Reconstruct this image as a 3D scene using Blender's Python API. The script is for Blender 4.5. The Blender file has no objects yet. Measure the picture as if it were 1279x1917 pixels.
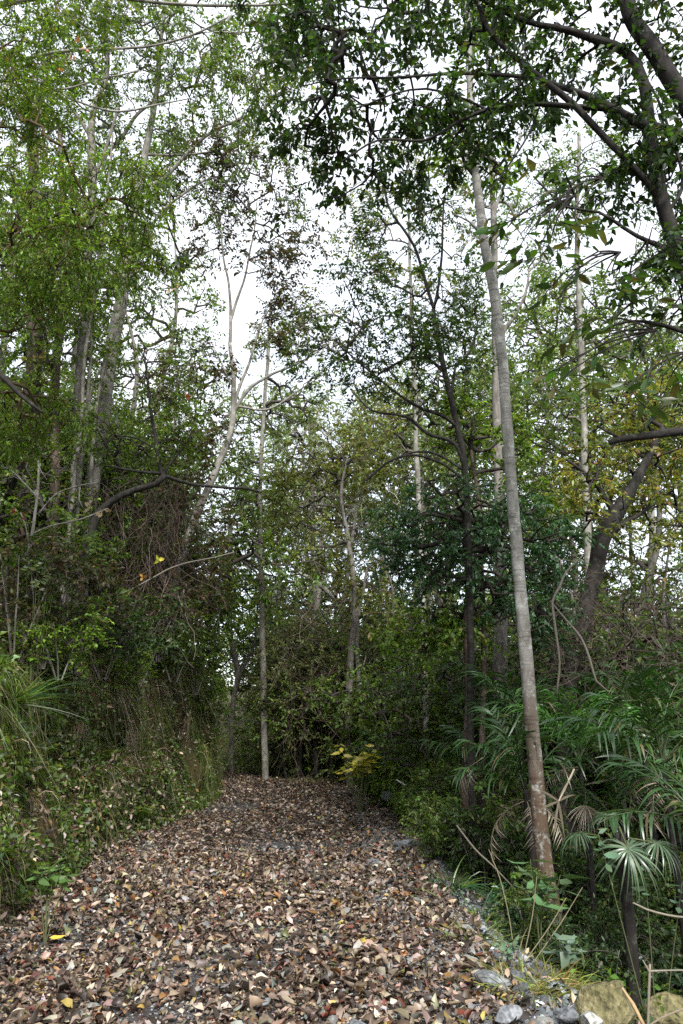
import bpy, math, random
import numpy as np
from mathutils import Vector

rnd = random.Random(7)
rng = np.random.default_rng(7)
C = bpy.context.scene.collection
sc = bpy.context.scene

# ------------------------------------------------------------------ camera, sky, sun, exposure
PITCH = math.radians(15.05)
CAMZ = 1.9
FPX = 1384.0                       # focal length in pixels of the 1279 x 1917 photograph
cam = bpy.data.cameras.new('camera')
camo = bpy.data.objects.new('camera', cam); C.objects.link(camo)
cam.sensor_fit = 'VERTICAL'; cam.sensor_height = 36.0; cam.lens = FPX / 1917.0 * 36.0
cam.clip_start = 0.05; cam.clip_end = 1000
camo.location = (0, 0, CAMZ); camo.rotation_euler = (math.radians(90) + PITCH, 0, 0)
sc.camera = camo

SUN_EL, SUN_AZ = math.radians(46), math.radians(169)     # azimuth from +Y towards +X
w = bpy.data.worlds.new('World'); sc.world = w; w.use_nodes = True
nt = w.node_tree; nt.nodes.clear()
o = nt.nodes.new('ShaderNodeOutputWorld'); bg = nt.nodes.new('ShaderNodeBackground')
sky = nt.nodes.new('ShaderNodeTexSky'); sky.sky_type = 'NISHITA'; sky.sun_disc = False
sky.sun_elevation = SUN_EL; sky.sun_rotation = SUN_AZ
tc = nt.nodes.new('ShaderNodeTexCoord'); nz = nt.nodes.new('ShaderNodeTexNoise')
nz.inputs['Scale'].default_value = 2.2; nz.inputs['Detail'].default_value = 6
mr = nt.nodes.new('ShaderNodeMapRange'); mr.inputs[1].default_value = .35; mr.inputs[2].default_value = .7
mr.inputs[3].default_value = .72; mr.inputs[4].default_value = .98
mx = nt.nodes.new('ShaderNodeMix'); mx.data_type = 'RGBA'
mx.inputs[7].default_value = (3.0, 3.1, 3.28, 1)      # cloud cover
nt.links.new(tc.outputs['Generated'], nz.inputs['Vector']); nt.links.new(nz.outputs['Fac'], mr.inputs[0])
nt.links.new(mr.outputs[0], mx.inputs[0]); nt.links.new(sky.outputs[0], mx.inputs[6])
nt.links.new(mx.outputs[2], bg.inputs['Color']); bg.inputs['Strength'].default_value = .1
nt.links.new(bg.outputs[0], o.inputs[0])

sl = bpy.data.lights.new('sun', 'SUN'); sl.energy = 1.5; sl.angle = math.radians(14); sl.color = (1, .98, .95)
so = bpy.data.objects.new('sun', sl); C.objects.link(so)
sd = Vector((math.sin(SUN_AZ) * math.cos(SUN_EL), math.cos(SUN_AZ) * math.cos(SUN_EL), math.sin(SUN_EL)))
so.rotation_euler = sd.to_track_quat('Z', 'Y').to_euler(); so.location = (0, 0, 60)

sc.view_settings.view_transform = 'Standard'; sc.view_settings.look = 'None'
sc.view_settings.gamma = 1.0; sc.view_settings.exposure = 2.4
sc.render.engine = 'CYCLES'
sc.cycles.max_bounces = 8; sc.cycles.diffuse_bounces = 6; sc.cycles.glossy_bounces = 1
sc.cycles.transmission_bounces = 3; sc.cycles.volume_bounces = 0; sc.cycles.transparent_max_bounces = 4
sc.cycles.use_denoising = False; sc.cycles.denoiser = 'OPENIMAGEDENOISE'; sc.cycles.denoising_input_passes = 'RGB_ALBEDO_NORMAL'; sc.cycles.denoising_prefilter = 'ACCURATE'
sc.cycles.caustics_reflective = False; sc.cycles.caustics_refractive = False

# ------------------------------------------------------------------ small maths
def W(px, py, Y):
    """point of the place seen at photograph pixel px, py at distance Y in front of the camera"""
    u = (px - 639.5) / FPX; v = (958.5 - py) / FPX
    d = np.array([u, math.cos(PITCH) - v * math.sin(PITCH), math.sin(PITCH) + v * math.cos(PITCH)])
    return np.array([0, 0, CAMZ]) + d * (Y / d[1])
def wpx(px, py, Y, wd):
    """radius in metres of something wd pixels wide there"""
    v = (958.5 - py) / FPX
    return .5 * wd / FPX * Y / (math.cos(PITCH) - v * math.sin(PITCH))
def nrm(a): return a / np.maximum(np.linalg.norm(a, axis=-1, keepdims=True), 1e-9)
def sm(t): t = np.clip(t, 0, 1); return t * t * (3 - 2 * t)
def _h(i, j, k):
    n = (i * 374761393 + j * 668265263 + k * 2147483647 + 1274126177) & 0xffffffff
    n = ((n ^ (n >> 13)) * 1274126177) & 0xffffffff
    return ((n ^ (n >> 16)) & 0xffff) / 65535.0
def vnoise(x, y, z=0.):
    x, y, z = np.broadcast_arrays(np.asarray(x, float), np.asarray(y, float), np.asarray(z, float))
    i, j, k = np.floor(x).astype(np.int64), np.floor(y).astype(np.int64), np.floor(z).astype(np.int64)
    a, b, c = sm(x - i), sm(y - j), sm(z - k); r = 0
    for di in (0, 1):
        for dj in (0, 1):
            for dk in (0, 1):
                r = r + _h(i + di, j + dj, k + dk) * (a if di else 1 - a) * (b if dj else 1 - b) * (c if dk else 1 - c)
    return r * 2 - 1
def fbm(x, y, z=0., o=3):
    r = 0; a = 1.
    for q in range(o):
        r = r + a * vnoise(x * 2 ** q + 17.3 * q, y * 2 ** q - 9.1 * q, z * 2 ** q + 5.7 * q); a *= .5
    return r

# ------------------------------------------------------------------ mesh collecting
class MB:
    def __init__(s): s.v = []; s.f = []; s.c = []; s.n = 0
    def add(s, v, f, c):
        v = np.asarray(v, float).reshape(-1, 3); f = np.asarray(f, np.int64).reshape(-1, 3)
        c = np.broadcast_to(np.asarray(c, float), (len(v), 3))
        s.v.append(v); s.f.append(f + s.n); s.c.append(c); s.n += len(v)
    def mesh(s, name, mat, origin=(0, 0, 0), smooth=False):
        me = bpy.data.meshes.new(name)
        if s.n:
            v = np.concatenate(s.v) - np.asarray(origin, float); f = np.concatenate(s.f); c = np.concatenate(s.c)
            me.vertices.add(len(v)); me.vertices.foreach_set('co', v.astype(np.float32).ravel())
            me.loops.add(len(f) * 3); me.loops.foreach_set('vertex_index', f.astype(np.int32).ravel())
            me.polygons.add(len(f)); me.polygons.foreach_set('loop_start', (np.arange(len(f)) * 3).astype(np.int32))
            if smooth: me.polygons.foreach_set('use_smooth', np.ones(len(f), bool))
            at = me.attributes.new('col', 'FLOAT_COLOR', 'POINT')
            at.data.foreach_set('color', np.concatenate([c, np.ones((len(c), 1))], 1).astype(np.float32).ravel())
            me.update(); me.validate()
        me.materials.append(mat)
        return me
    def build(s, name, mat, parent=None, origin=(0, 0, 0), smooth=False):
        ob = bpy.data.objects.new(name, s.mesh(name, mat, origin, smooth)); C.objects.link(ob)
        if parent is not None: ob.parent = parent
        else: ob.location = origin
        return ob
def tag(o, label=None, cat=None, group=None, kind=None):
    if label: o['label'] = label
    if cat: o['category'] = cat
    if group: o['group'] = group
    if kind: o['kind'] = kind
    return o
def empty(name, loc, label, cat, group=None, rz=0.):
    o = bpy.data.objects.new(name, None); C.objects.link(o); o.empty_display_size = .2
    o.location = tuple(loc); o.rotation_euler = (0, 0, rz); return tag(o, label, cat, group)
def place(name, me, parent=None, loc=(0, 0, 0), rot=(0, 0, 0), sc_=1.):
    o = bpy.data.objects.new(name, me); C.objects.link(o); o.parent = parent
    o.location = tuple(loc); o.rotation_euler = tuple(rot)
    o.scale = (sc_,) * 3 if not hasattr(sc_, '__len__') else sc_
    return o
def copy_tree(o, parent=None):
    c = o.copy(); C.objects.link(c); c.parent = parent
    for ch in o.children: copy_tree(ch, c)
    return c

def jitter(base, n, amt=.25, hue=.12, r=rng):
    """n leaf colours near one of the palette colours base [(rgb, weight)]"""
    cols = np.array([b[0] for b in base]); wt = np.array([b[1] for b in base], float); wt /= wt.sum()
    c = cols[r.choice(len(cols), n, p=wt)]
    return np.clip(c * np.exp(r.normal(0, amt, (n, 1))) * (1 + r.normal(0, hue, (n, 3))), .003, .8)

def add_leaves(mb, P, D, N, L, Wd, Cc, fold=.18, droop=.15):
    """four-cornered leaves folded along the midrib"""
    D = nrm(D); S = nrm(np.cross(D, N)); N = np.cross(S, D); n = len(P)
    L = np.broadcast_to(L, (n,))[:, None]; Wd = np.broadcast_to(Wd, (n,))[:, None]
    m = P + D * L * .45
    v = np.stack([P, m + S * Wd * .5 + N * Wd * fold, P + D * L - N * L * droop, m - S * Wd * .5 + N * Wd * fold], 1)
    b = np.arange(n)[:, None, None] * 4
    mb.add(v, (np.array([[0, 1, 2], [0, 2, 3]])[None] + b), np.repeat(Cc, 4, 0))
_LT = np.array([[0, 0], [.3, 0], [.68, 0], [1, 0], [.28, .46], [.66, .36], [.28, -.46], [.66, -.36]])
_LF = np.array([[0, 1, 4], [1, 5, 4], [1, 2, 5], [2, 3, 5], [0, 6, 1], [1, 6, 7], [1, 7, 2], [2, 7, 3]])
def add_big_leaves(mb, P, D, N, L, Wd, Cc, curlL=None, curlW=None):
    """eight-cornered leaves curled along and across"""
    n = len(P); D = nrm(D); S = nrm(np.cross(D, N)); N = np.cross(S, D)
    L = np.broadcast_to(L, (n,)); Wd = np.broadcast_to(Wd, (n,))
    cl = np.broadcast_to(.0 if curlL is None else curlL, (n,)); cw = np.broadcast_to(.25 if curlW is None else curlW, (n,))
    u = _LT[None, :, 0]; a = _LT[None, :, 1]
    z = cl[:, None] * ((u - .5) ** 2 - .25) * L[:, None] + cw[:, None] * np.abs(a) * 2 * Wd[:, None] * .5
    a = a * rng.uniform(.75, 1.2, (n, 8)); u = np.clip(u + rng.normal(0, .03, (n, 8)), 0, 1.05); z = z + rng.normal(0, .05, (n, 8)) * Wd[:, None]
    v = P[:, None] + D[:, None] * (u * L[:, None])[..., None] + S[:, None] * (a * Wd[:, None])[..., None] + N[:, None] * z[..., None]
    b = np.arange(n)[:, None, None] * 8
    mb.add(v, _LF[None] + b, np.repeat(Cc, 8, 0))
def add_segs(mb, A, B, ra, rb, col, k=3):
    """many straight twig pieces at once"""
    n = len(A)
    if n == 0: return
    T = nrm(B - A); up = np.where(np.abs(T[:, 2:3]) > .9, np.array([[1., 0, 0]]), np.array([[0, 0, 1.]]))
    S = nrm(np.cross(T, up)); U = np.cross(S, T)
    an = np.arange(k) * 2 * np.pi / k
    ring = S[:, None] * np.cos(an)[None, :, None] + U[:, None] * np.sin(an)[None, :, None]
    v = np.concatenate([A[:, None] + ring * np.reshape(ra, (-1, 1, 1)), (B + T * np.reshape(rb, (-1, 1)) * .4)[:, None] + ring * np.reshape(rb, (-1, 1, 1))], 1)
    f = []
    for i in range(k):
        j = (i + 1) % k; f += [[i, j, k + j], [i, k + j, k + i]]
    mb.add(v, np.array(f)[None] + np.arange(n)[:, None, None] * 2 * k, col)
def spline(P, R, step=.15):
    P = np.asarray(P, float); R = np.asarray(R, float)
    if len(P) < 3: P = np.array([P[0], (P[0] + P[-1]) / 2, P[-1]]); R = np.array([R[0], (R[0] + R[-1]) / 2, R[-1]])
    Q = np.vstack([2 * P[0] - P[1], P, 2 * P[-1] - P[-2]]); out = []; rr = []
    for i in range(len(P) - 1):
        p0, p1, p2, p3 = Q[i:i + 4]; n = max(1, int(np.linalg.norm(p2 - p1) / step))
        for q in range(n):
            t = q / n
            out.append(.5 * (2 * p1 + (p2 - p0) * t + (2 * p0 - 5 * p1 + 4 * p2 - p3) * t * t + (3 * p1 - p0 - 3 * p2 + p3) * t ** 3))
            rr.append(R[i] * (1 - t) + R[i + 1] * t)
    out.append(P[-1]); rr.append(R[-1])
    return np.array(out), np.array(rr)
def add_tube(mb, P, R, col=(.2, .2, .2), k=10, rough=.05, step=.15, wob=.0, seed=0):
    """a tapered limb along a smooth line; rough = lumpiness of its surface"""
    P, R = spline(P, R, step); n = len(P)
    if wob: P = P + np.stack([fbm(np.arange(n) * step * 1.3, seed * 3.1 + q * 7.7, 0) * wob for q in range(3)], 1) * np.minimum(1, np.arange(n) / 4)[:, None]
    T = nrm(np.gradient(P, axis=0)); a = np.array([1., 0, 0]) if abs(T[0][0]) < .8 else np.array([0, 1., 0])
    S = np.zeros((n, 3)); s = nrm(np.cross(T[0], a))
    for i in range(n):
        s = nrm(s - T[i] * np.dot(s, T[i])); S[i] = s
    U = np.cross(T, S); an = np.arange(k) * 2 * np.pi / k
    rr = R[:, None] * (1 + rough * fbm(np.cos(an)[None] * 1.3 + seed, np.sin(an)[None] * 1.3, np.arange(n)[:, None] * step * 2.2))
    v = P[:, None] + (S[:, None] * np.cos(an)[None, :, None] + U[:, None] * np.sin(an)[None, :, None]) * rr[..., None]
    i = np.arange(n - 1)[:, None] * k; j = np.arange(k)[None]; j2 = (j + 1) % k
    f = np.concatenate([np.stack([i + j, i + j2, i + k + j2], -1).reshape(-1, 3), np.stack([i + j, i + k + j2, i + k + j], -1).reshape(-1, 3)])
    base = mb.n; mb.add(v, f, col)
    mb.add([P[-1] + T[-1] * R[-1] * .3], np.zeros((0, 3), int), col)
    e = [[(n - 1) * k + q, (n - 1) * k + (q + 1) % k, n * k] for q in range(k)]
    mb.f.append(np.array(e) + base)
    return P, R

# ------------------------------------------------------------------ materials
def mat(name): m = bpy.data.materials.new(name); m.use_nodes = True; return m, m.node_tree, m.node_tree.nodes['Principled BSDF']
def leaf_mat(name, rough=.5, trans=.35, spec=.4, tint=(1.25, 1.3, .55)):
    m, t, b = mat(name); L = t.links.new
    a = t.nodes.new('ShaderNodeAttribute'); a.attribute_name = 'col'
    oi = t.nodes.new('ShaderNodeTexCoord'); n = t.nodes.new('ShaderNodeTexNoise'); n.inputs['Scale'].default_value = 45; n.inputs['Detail'].default_value = 2
    r = t.nodes.new('ShaderNodeMapRange'); r.inputs[3].default_value = .7; r.inputs[4].default_value = 1.3
    mu = t.nodes.new('ShaderNodeVectorMath'); mu.operation = 'SCALE'
    L(oi.outputs['Object'], n.inputs['Vector']); L(n.outputs['Fac'], r.inputs[0]); L(a.outputs['Color'], mu.inputs[0]); L(r.outputs[0], mu.inputs['Scale'])
    L(mu.outputs[0], b.inputs['Base Color']); b.inputs['Roughness'].default_value = rough
    b.inputs['Specular IOR Level'].default_value = spec
    if trans:
        tr = t.nodes.new('ShaderNodeBsdfTranslucent'); m2 = t.nodes.new('ShaderNodeVectorMath'); m2.operation = 'MULTIPLY'
        m2.inputs[1].default_value = tint; L(mu.outputs[0], m2.inputs[0]); L(m2.outputs[0], tr.inputs['Color'])
        ms = t.nodes.new('ShaderNodeMixShader'); ms.inputs[0].default_value = trans
        L(b.outputs[0], ms.inputs[1]); L(tr.outputs[0], ms.inputs[2]); L(ms.outputs[0], t.nodes['Material Output'].inputs['Surface'])
    return m
def bark_mat(name, c1, c2, scale=6., stretch=.35, c3=None, low=None, rough=.85, bump=.5, rings=False):
    m, t, b = mat(name); L = t.links.new
    tcn = t.nodes.new('ShaderNodeTexCoord'); mp = t.nodes.new('ShaderNodeMapping'); mp.inputs['Scale'].default_value = (1, 1, stretch)
    n = t.nodes.new('ShaderNodeTexNoise'); n.inputs['Scale'].default_value = scale; n.inputs['Detail'].default_value = 8; n.inputs['Roughness'].default_value = .65
    cr = t.nodes.new('ShaderNodeValToRGB'); cr.color_ramp.elements[0].position = .38; cr.color_ramp.elements[1].position = .62
    cr.color_ramp.elements[0].color = (*c1, 1); cr.color_ramp.elements[1].color = (*c2, 1)
    L(tcn.outputs['Object'], mp.inputs['Vector']); L(mp.outputs[0], n.inputs['Vector']); L(n.outputs['Fac'], cr.inputs[0])
    col = cr.outputs[0]
    if low:                                                     # reddish brown tone fading upwards from the foot of the trunk
        sx = t.nodes.new('ShaderNodeSeparateXYZ'); g = t.nodes.new('ShaderNodeTexNewRamp') if False else t.nodes.new('ShaderNodeMapRange')
        ad = t.nodes.new('ShaderNodeMath'); ad.operation = 'MULTIPLY_ADD'; ad.inputs[1].default_value = 2.2
        L(tcn.outputs['Object'], sx.inputs[0]); L(n.outputs['Fac'], ad.inputs[0]); L(sx.outputs['Z'], ad.inputs[2])
        g.inputs[1].default_value = low[1]; g.inputs[2].default_value = low[1] + 1.9; g.inputs[3].default_value = 1; g.inputs[4].default_value = 0
        L(ad.outputs[0], g.inputs[0])
        mm = t.nodes.new('ShaderNodeMix'); mm.data_type = 'RGBA'; mm.inputs[7].default_value = (*low[0], 1); L(g.outputs[0], mm.inputs[0]); L(col, mm.inputs[6]); col = mm.outputs[2]
    if c3:                                                      # lichen patches
        v = t.nodes.new('ShaderNodeTexNoise'); v.inputs['Scale'].default_value = scale * 1.1
        g = t.nodes.new('ShaderNodeValToRGB'); g.color_ramp.elements[0].position = .52; g.color_ramp.elements[1].position = .68; v.inputs['Roughness'].default_value = .75; v.inputs['Detail'].default_value = 9
        L(tcn.outputs['Object'], v.inputs['Vector']); L(v.outputs['Fac'], g.inputs[0])
        mm = t.nodes.new('ShaderNodeMix'); mm.data_type = 'RGBA'; mm.inputs[7].default_value = (*c3, 1); L(g.outputs[0], mm.inputs[0]); L(col, mm.inputs[6]); col = mm.outputs[2]
    if rings:                                                   # thin dark rings and scars across the trunk
        mp2 = t.nodes.new('ShaderNodeMapping'); mp2.inputs['Scale'].default_value = (1.5, 1.5, 22); rn = t.nodes.new('ShaderNodeTexNoise'); rn.inputs['Scale'].default_value = 1.6; rn.inputs['Detail'].default_value = 5
        rg = t.nodes.new('ShaderNodeMapRange'); rg.inputs[1].default_value = .34; rg.inputs[2].default_value = .46; rg.inputs[3].default_value = .55; rg.inputs[4].default_value = 1.
        sc2 = t.nodes.new('ShaderNodeVectorMath'); sc2.operation = 'SCALE'
        L(tcn.outputs['Object'], mp2.inputs['Vector']); L(mp2.outputs[0], rn.inputs['Vector']); L(rn.outputs['Fac'], rg.inputs[0]); L(col, sc2.inputs[0]); L(rg.outputs[0], sc2.inputs['Scale']); col = sc2.outputs[0]
    L(col, b.inputs['Base Color']); b.inputs['Roughness'].default_value = rough; b.inputs['Specular IOR Level'].default_value = .25
    bp = t.nodes.new('ShaderNodeBump'); bp.inputs['Strength'].default_value = bump; bp.inputs['Distance'].default_value = .02
    L(n.outputs['Fac'], bp.inputs['Height']); L(bp.outputs[0], b.inputs['Normal'])
    return m
def earth_mat(name, cols, scale, bumpd=.03, fine=60):
    m, t, b = mat(name); L = t.links.new
    tcn = t.nodes.new('ShaderNodeTexCoord')
    n = t.nodes.new('ShaderNodeTexNoise'); n.inputs['Scale'].default_value = scale; n.inputs['Detail'].default_value = 7; n.inputs['Roughness'].default_value = .7
    n2 = t.nodes.new('ShaderNodeTexNoise'); n2.inputs['Scale'].default_value = fine; n2.inputs['Detail'].default_value = 5
    cr = t.nodes.new('ShaderNodeValToRGB'); cr.color_ramp.interpolation = 'LINEAR'
    while len(cr.color_ramp.elements) < len(cols): cr.color_ramp.elements.new(.5)
    for q, c in enumerate(cols):
        cr.color_ramp.elements[q].position = .3 + .4 * q / (len(cols) - 1); cr.color_ramp.elements[q].color = (*c, 1)
    r = t.nodes.new('ShaderNodeMapRange'); r.inputs[1].default_value = .3; r.inputs[2].default_value = .7; r.inputs[3].default_value = .55; r.inputs[4].default_value = 1.5
    mu = t.nodes.new('ShaderNodeVectorMath'); mu.operation = 'SCALE'
    for q in (n, n2): L(tcn.outputs['Object'], q.inputs['Vector'])
    L(n.outputs['Fac'], cr.inputs[0]); L(n2.outputs['Fac'], r.inputs[0]); L(cr.outputs[0], mu.inputs[0]); L(r.outputs[0], mu.inputs['Scale'])
    L(mu.outputs[0], b.inputs['Base Color']); b.inputs['Roughness'].default_value = .95; b.inputs['Specular IOR Level'].default_value = .2
    bp = t.nodes.new('ShaderNodeBump'); bp.inputs['Distance'].default_value = bumpd; bp.inputs['Strength'].default_value = .9
    L(n2.outputs['Fac'], bp.inputs['Height']); L(bp.outputs[0], b.inputs['Normal'])
    return m
M_LEAF = leaf_mat('foliage', .42, .46, .5)
M_GLOSS = leaf_mat('glossy_foliage', .36, .25, .6)
M_DRY = leaf_mat('dry_leaf', .45, .15, .45, (1.1, .9, .7))
M_TWIG = leaf_mat('twig_wood', .85, 0, .2)
M_EARTH = earth_mat('bank_earth', [(.014, .014, .007), (.035, .033, .013), (.06, .045, .018), (.095, .06, .026)], 1.6)
M_TRACK = earth_mat('dark_gravel', [(.03, .028, .026), (.055, .052, .05), (.08, .077, .075)], 3., .02, 110)
M_ROCK = earth_mat('slate_rock', [(.06, .065, .07), (.13, .135, .14), (.22, .225, .23)], 5., .02, 35)
M_ROCK2 = earth_mat('mossy_rock', [(.05, .05, .02), (.13, .115, .055), (.2, .175, .1)], 4., .03, 30)
M_ROCKP = earth_mat('pale_rock', [(.2, .2, .18), (.3, .3, .27), (.42, .42, .38)], 5., .02, 30)
B_POLE = bark_mat('pale_pole_bark', (.13, .125, .108), (.25, .24, .215), 7, .5, (.42, .43, .39), ((.08, .053, .033), 2.9), .8, rings=True)
B_PALE = bark_mat('pale_bark', (.11, .10, .08), (.23, .215, .185), 6, .3, (.36, .36, .32))
B_WHITE = bark_mat('white_bark', (.2, .19, .17), (.36, .36, .33), 6, .3)
B_GREY = bark_mat('grey_bark', (.07, .06, .05), (.17, .155, .135), 9, .25, (.26, .26, .22))
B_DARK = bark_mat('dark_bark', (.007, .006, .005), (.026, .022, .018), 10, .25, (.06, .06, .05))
B_RED = bark_mat('reddish_bark', (.025, .018, .014), (.095, .065, .05), 9, .2, (.17, .165, .14))

# ------------------------------------------------------------------ the ground
def xc(y):
    q = np.clip(np.asarray(y, float) - 17.5, 0, 10)
    return -1. - .06 * q * q - 1.2 * np.maximum(0, np.asarray(y, float) - 27.5)
def wl(y): return 2.25 - .45 * sm((np.asarray(y, float) - 9) / 8) + .12 * fbm(np.asarray(y, float) * .7, 3.3)
def wr(y): return 2.15 + .25 * sm((np.asarray(y, float) - 10) / 6) + .55 * sm((7.5 - np.asarray(y, float)) / 2.2) + .15 * fbm(np.asarray(y, float) * .8, 8.8)
def surf(s, y):
    """ground point for the distance s from the middle of the path (left negative) and y"""
    s = np.asarray(s, float); y = np.asarray(y, float)
    t = np.maximum(0, -s - wl(y)); u = np.maximum(0, s - wr(y))
    Bh = 2.4 + .06 * np.clip(y - 6, 0, 14) + .25 * fbm(y * .35, 1.7); G = 1 - .8 * sm((y - 11) / 10)
    z = Bh * sm((t + .2) / 1.25) * (t > 0) * sm(t / .25) + .42 * np.clip(t - 1., 0, 8) + .05 * np.clip(t - 8, 0, 60)
    z = z - 1.5 * G * sm(u / 2.3) + .10 * np.clip(u - 3.5, 0, 12) + .02 * np.clip(u - 14, 0, 80)
    z = z + .035 * np.clip(y - 30, 0, 200)
    on = (t <= 0) & (u <= 0)
    z = z + np.where(on, .03 * fbm(s * .8, y * .6) - .02 * np.exp(-((np.abs(s) - .9) / .35) ** 2), .09 * fbm(s * 1.1, y * 1.1, 4.) + .04 * fbm(s * 4, y * 4, 9.))
    x = xc(y) + s
    bank = sm(t / .3) * (1 - sm((t - 1.4) / .8))
    x = x + bank * (.3 * fbm(y * 1.2, z * 1.4, 2.) + .13 * fbm(y * 3.4, z * 3.4, 7.))
    return np.stack([x, y, z], -1)
def gz(x, y): return float(surf(np.float64(x) - xc(y), np.float64(y))[2])
def nsurf(s, y):
    a = surf(s + .03, y) - surf(s - .03, y); b = surf(s, y + .03) - surf(s, y - .03)
    return nrm(np.cross(a, b))
def grid_obj(name, S, Yv, m, dz=0., hide=None):
    SS, YY = np.meshgrid(S, Yv); P = surf(SS, YY); P[..., 2] += dz
    ns, ny = len(S), len(Yv)
    i = np.arange(ny - 1)[:, None] * ns + np.arange(ns - 1)[None]
    f = np.concatenate([np.stack([i, i + 1, i + ns + 1], -1).reshape(-1, 3), np.stack([i, i + ns + 1, i + ns], -1).reshape(-1, 3)])
    b = MB(); b.add(P, f, (.1, .1, .1)); return b.build(name, m, smooth=True)
def lines(*seg):
    out = []
    for a, b, n in seg: out += list(np.linspace(a, b, n, endpoint=False))
    return np.array(out + [seg[-1][1]])
Sg = lines((-90, -20, 14), (-20, -6, 28), (-6, -1.9, 62), (-1.9, 5.5, 60), (5.5, 14, 24), (14, 100, 18))
Yg = lines((-15, 3, 24), (3, 24, 170), (24, 45, 60), (45, 160, 30))
tag(grid_obj('ground', Sg, Yg, M_EARTH), kind='structure')
tag(grid_obj('path', np.linspace(-1.9, 2.05, 36), lines((-6, 24, 150), (24, 40, 40)), M_TRACK, .012), kind='structure')
PATH = bpy.data.objects['path']

# ------------------------------------------------------------------ fallen leaves
LIT = [((.03, .021, .015), 24), ((.085, .058, .042), 24), ((.17, .122, .085), 24), ((.28, .215, .155), 15), ((.38, .32, .255), 6),
       ((.11, .035, .02), 4), ((.2, .10, .035), 3), ((.27, .2, .05), 1.8), ((.085, .095, .03), 2), ((.17, .165, .15), 5)]
def litter(n, s0, s1, y0, y1, big, size=(.032, .105), lift=.05, clump=0., tilt=.6, cols=LIT, ypow=1.):
    s = rng.uniform(s0, s1, n); y = y0 + (y1 - y0) * rng.random(n) ** ypow
    if clump:
        k = fbm(s * .9, y * .7, 3.) + .5 * fbm(s * 3, y * 3, 5.) > rng.uniform(-1.6, clump, n); s, y = s[k], y[k]
    n = len(s); P = surf(s, y); N = nrm(nsurf(s, y) + rng.normal(0, 1, (n, 3)) * tilt * rng.choice([.5, 1., 1.6], (n, 1))); P = P + nsurf(s, y) * (.012 + rng.random((n, 1)) ** 2 * lift)
    a = rng.uniform(0, 2 * np.pi, n); D = np.stack([np.cos(a), np.sin(a), rng.normal(0, .15, n)], 1); D = nrm(D - N * np.sum(D * N, 1, keepdims=True))
    L = size[0] + (size[1] - size[0]) * rng.random(n) ** 2; Wd = L * rng.uniform(.35, .75, n); Cc = jitter(cols, n, .28, .06)
    mb = MB()
    if big: add_big_leaves(mb, P, D, N, L, Wd, Cc, rng.normal(0, .9, n), rng.normal(.15, .6, n))
    else: add_leaves(mb, P, D, N, L, Wd, Cc, .25, .1)
    return mb
lit = litter(60000, -2.45, 2.2, 3.5, 11, True, (.03, .115), lift=.05, clump=.15, tilt=.45)
b3 = litter(60000, -2.4, 2.3, 3.5, 11, False, (.008, .035), lift=.02, clump=.6)
for q in range(len(b3.v)): lit.add(b3.v[q], b3.f[q], b3.c[q])
b2 = litter(70000, -2.3, 2.3, 11, 30, False, (.045, .10), clump=.6)
for q in range(len(b2.v)): lit.add(b2.v[q], b2.f[q] - 0, b2.c[q])
tag(lit.build('fallen_leaves', M_DRY), 'thick carpet of brown, tan and dark fallen leaves over the track', 'fallen leaves', kind='stuff')

# single leaves that stand out near the camera: parts of the path
def one_leaf(col, L, Wd, cl, cw, name='fallen_leaf', m=None):
    mb = MB(); add_big_leaves(mb, np.zeros((1, 3)), np.array([[1., 0, 0]]), np.array([[0, 0, 1.]]), L, Wd, np.array([col]), cl, cw)
    return mb.mesh(name, m or M_DRY)
TOP = [((.38, .31, .25), 4), ((.24, .17, .12), 5), ((.13, .08, .055), 5), ((.3, .23, .07), 1.2), ((.25, .13, .06), 1.5), ((.13, .03, .022), 1.4), ((.07, .04, .025), 5), ((.13, .14, .04), 1)]
tv = [one_leaf(c, rnd.uniform(.065, .12), rnd.uniform(.035, .065), rnd.uniform(-1.2, 1.2), rnd.uniform(-.4, 1.)) for c in jitter(TOP, 30, .15, .05)]
pinv = PATH.matrix_world.inverted()
for q in range(240):
    y = rnd.uniform(4.9, 7.6) if q < 180 else rnd.uniform(7.6, 10); s = rnd.uniform(-2.4, 2.3)
    p = surf(s, y); place('fallen_leaf', tv[q % 30], PATH, (p[0], p[1], p[2] + .04 + rnd.random() * .02), (rnd.gauss(0, .4), rnd.gauss(0, .4), rnd.uniform(0, 6.28)), rnd.uniform(.55, 1.05))
yl = one_leaf((.55, .42, .06), .13, .09, .3, .3)
p = W(92, 1757, 6.9); o = place('fallen_leaf', yl, PATH, (p[0], p[1], gz(p[0], p[1]) + .06), (.1, -.15, .4)); o['label'] = 'bright yellow leaf by the foot of the bank'

# gravel that shows between the leaves
def pebbles(n, s0, s1, y0, y1, r0, r1, cols):
    s = rng.uniform(s0, s1, n); y = rng.uniform(y0, y1, n); P = surf(s, y); P[:, 2] += .01
    oc = np.array([[1, 0, 0], [-1, 0, 0], [0, 1, 0], [0, -1, 0], [0, 0, 1], [0, 0, -1.]])
    R = rng.uniform(r0, r1, (n, 1, 1)) * rng.uniform(.5, 1.2, (n, 6, 1)); a = rng.uniform(0, 6.28, n)
    v = oc[None] * R * np.array([1.2, .9, .6]); ca, sa = np.cos(a)[:, None], np.sin(a)[:, None]
    v = np.stack([v[..., 0] * ca - v[..., 1] * sa, v[..., 0] * sa + v[..., 1] * ca, v[..., 2] + v[..., 0] * .3], -1) + P[:, None]
    f = np.array([[0, 2, 4], [2, 1, 4], [1, 3, 4], [3, 0, 4]])
    mb = MB(); mb.add(v, f[None] + np.arange(n)[:, None, None] * 6, np.repeat(jitter(cols, n, .3, .04), 6, 0)); return mb
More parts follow.
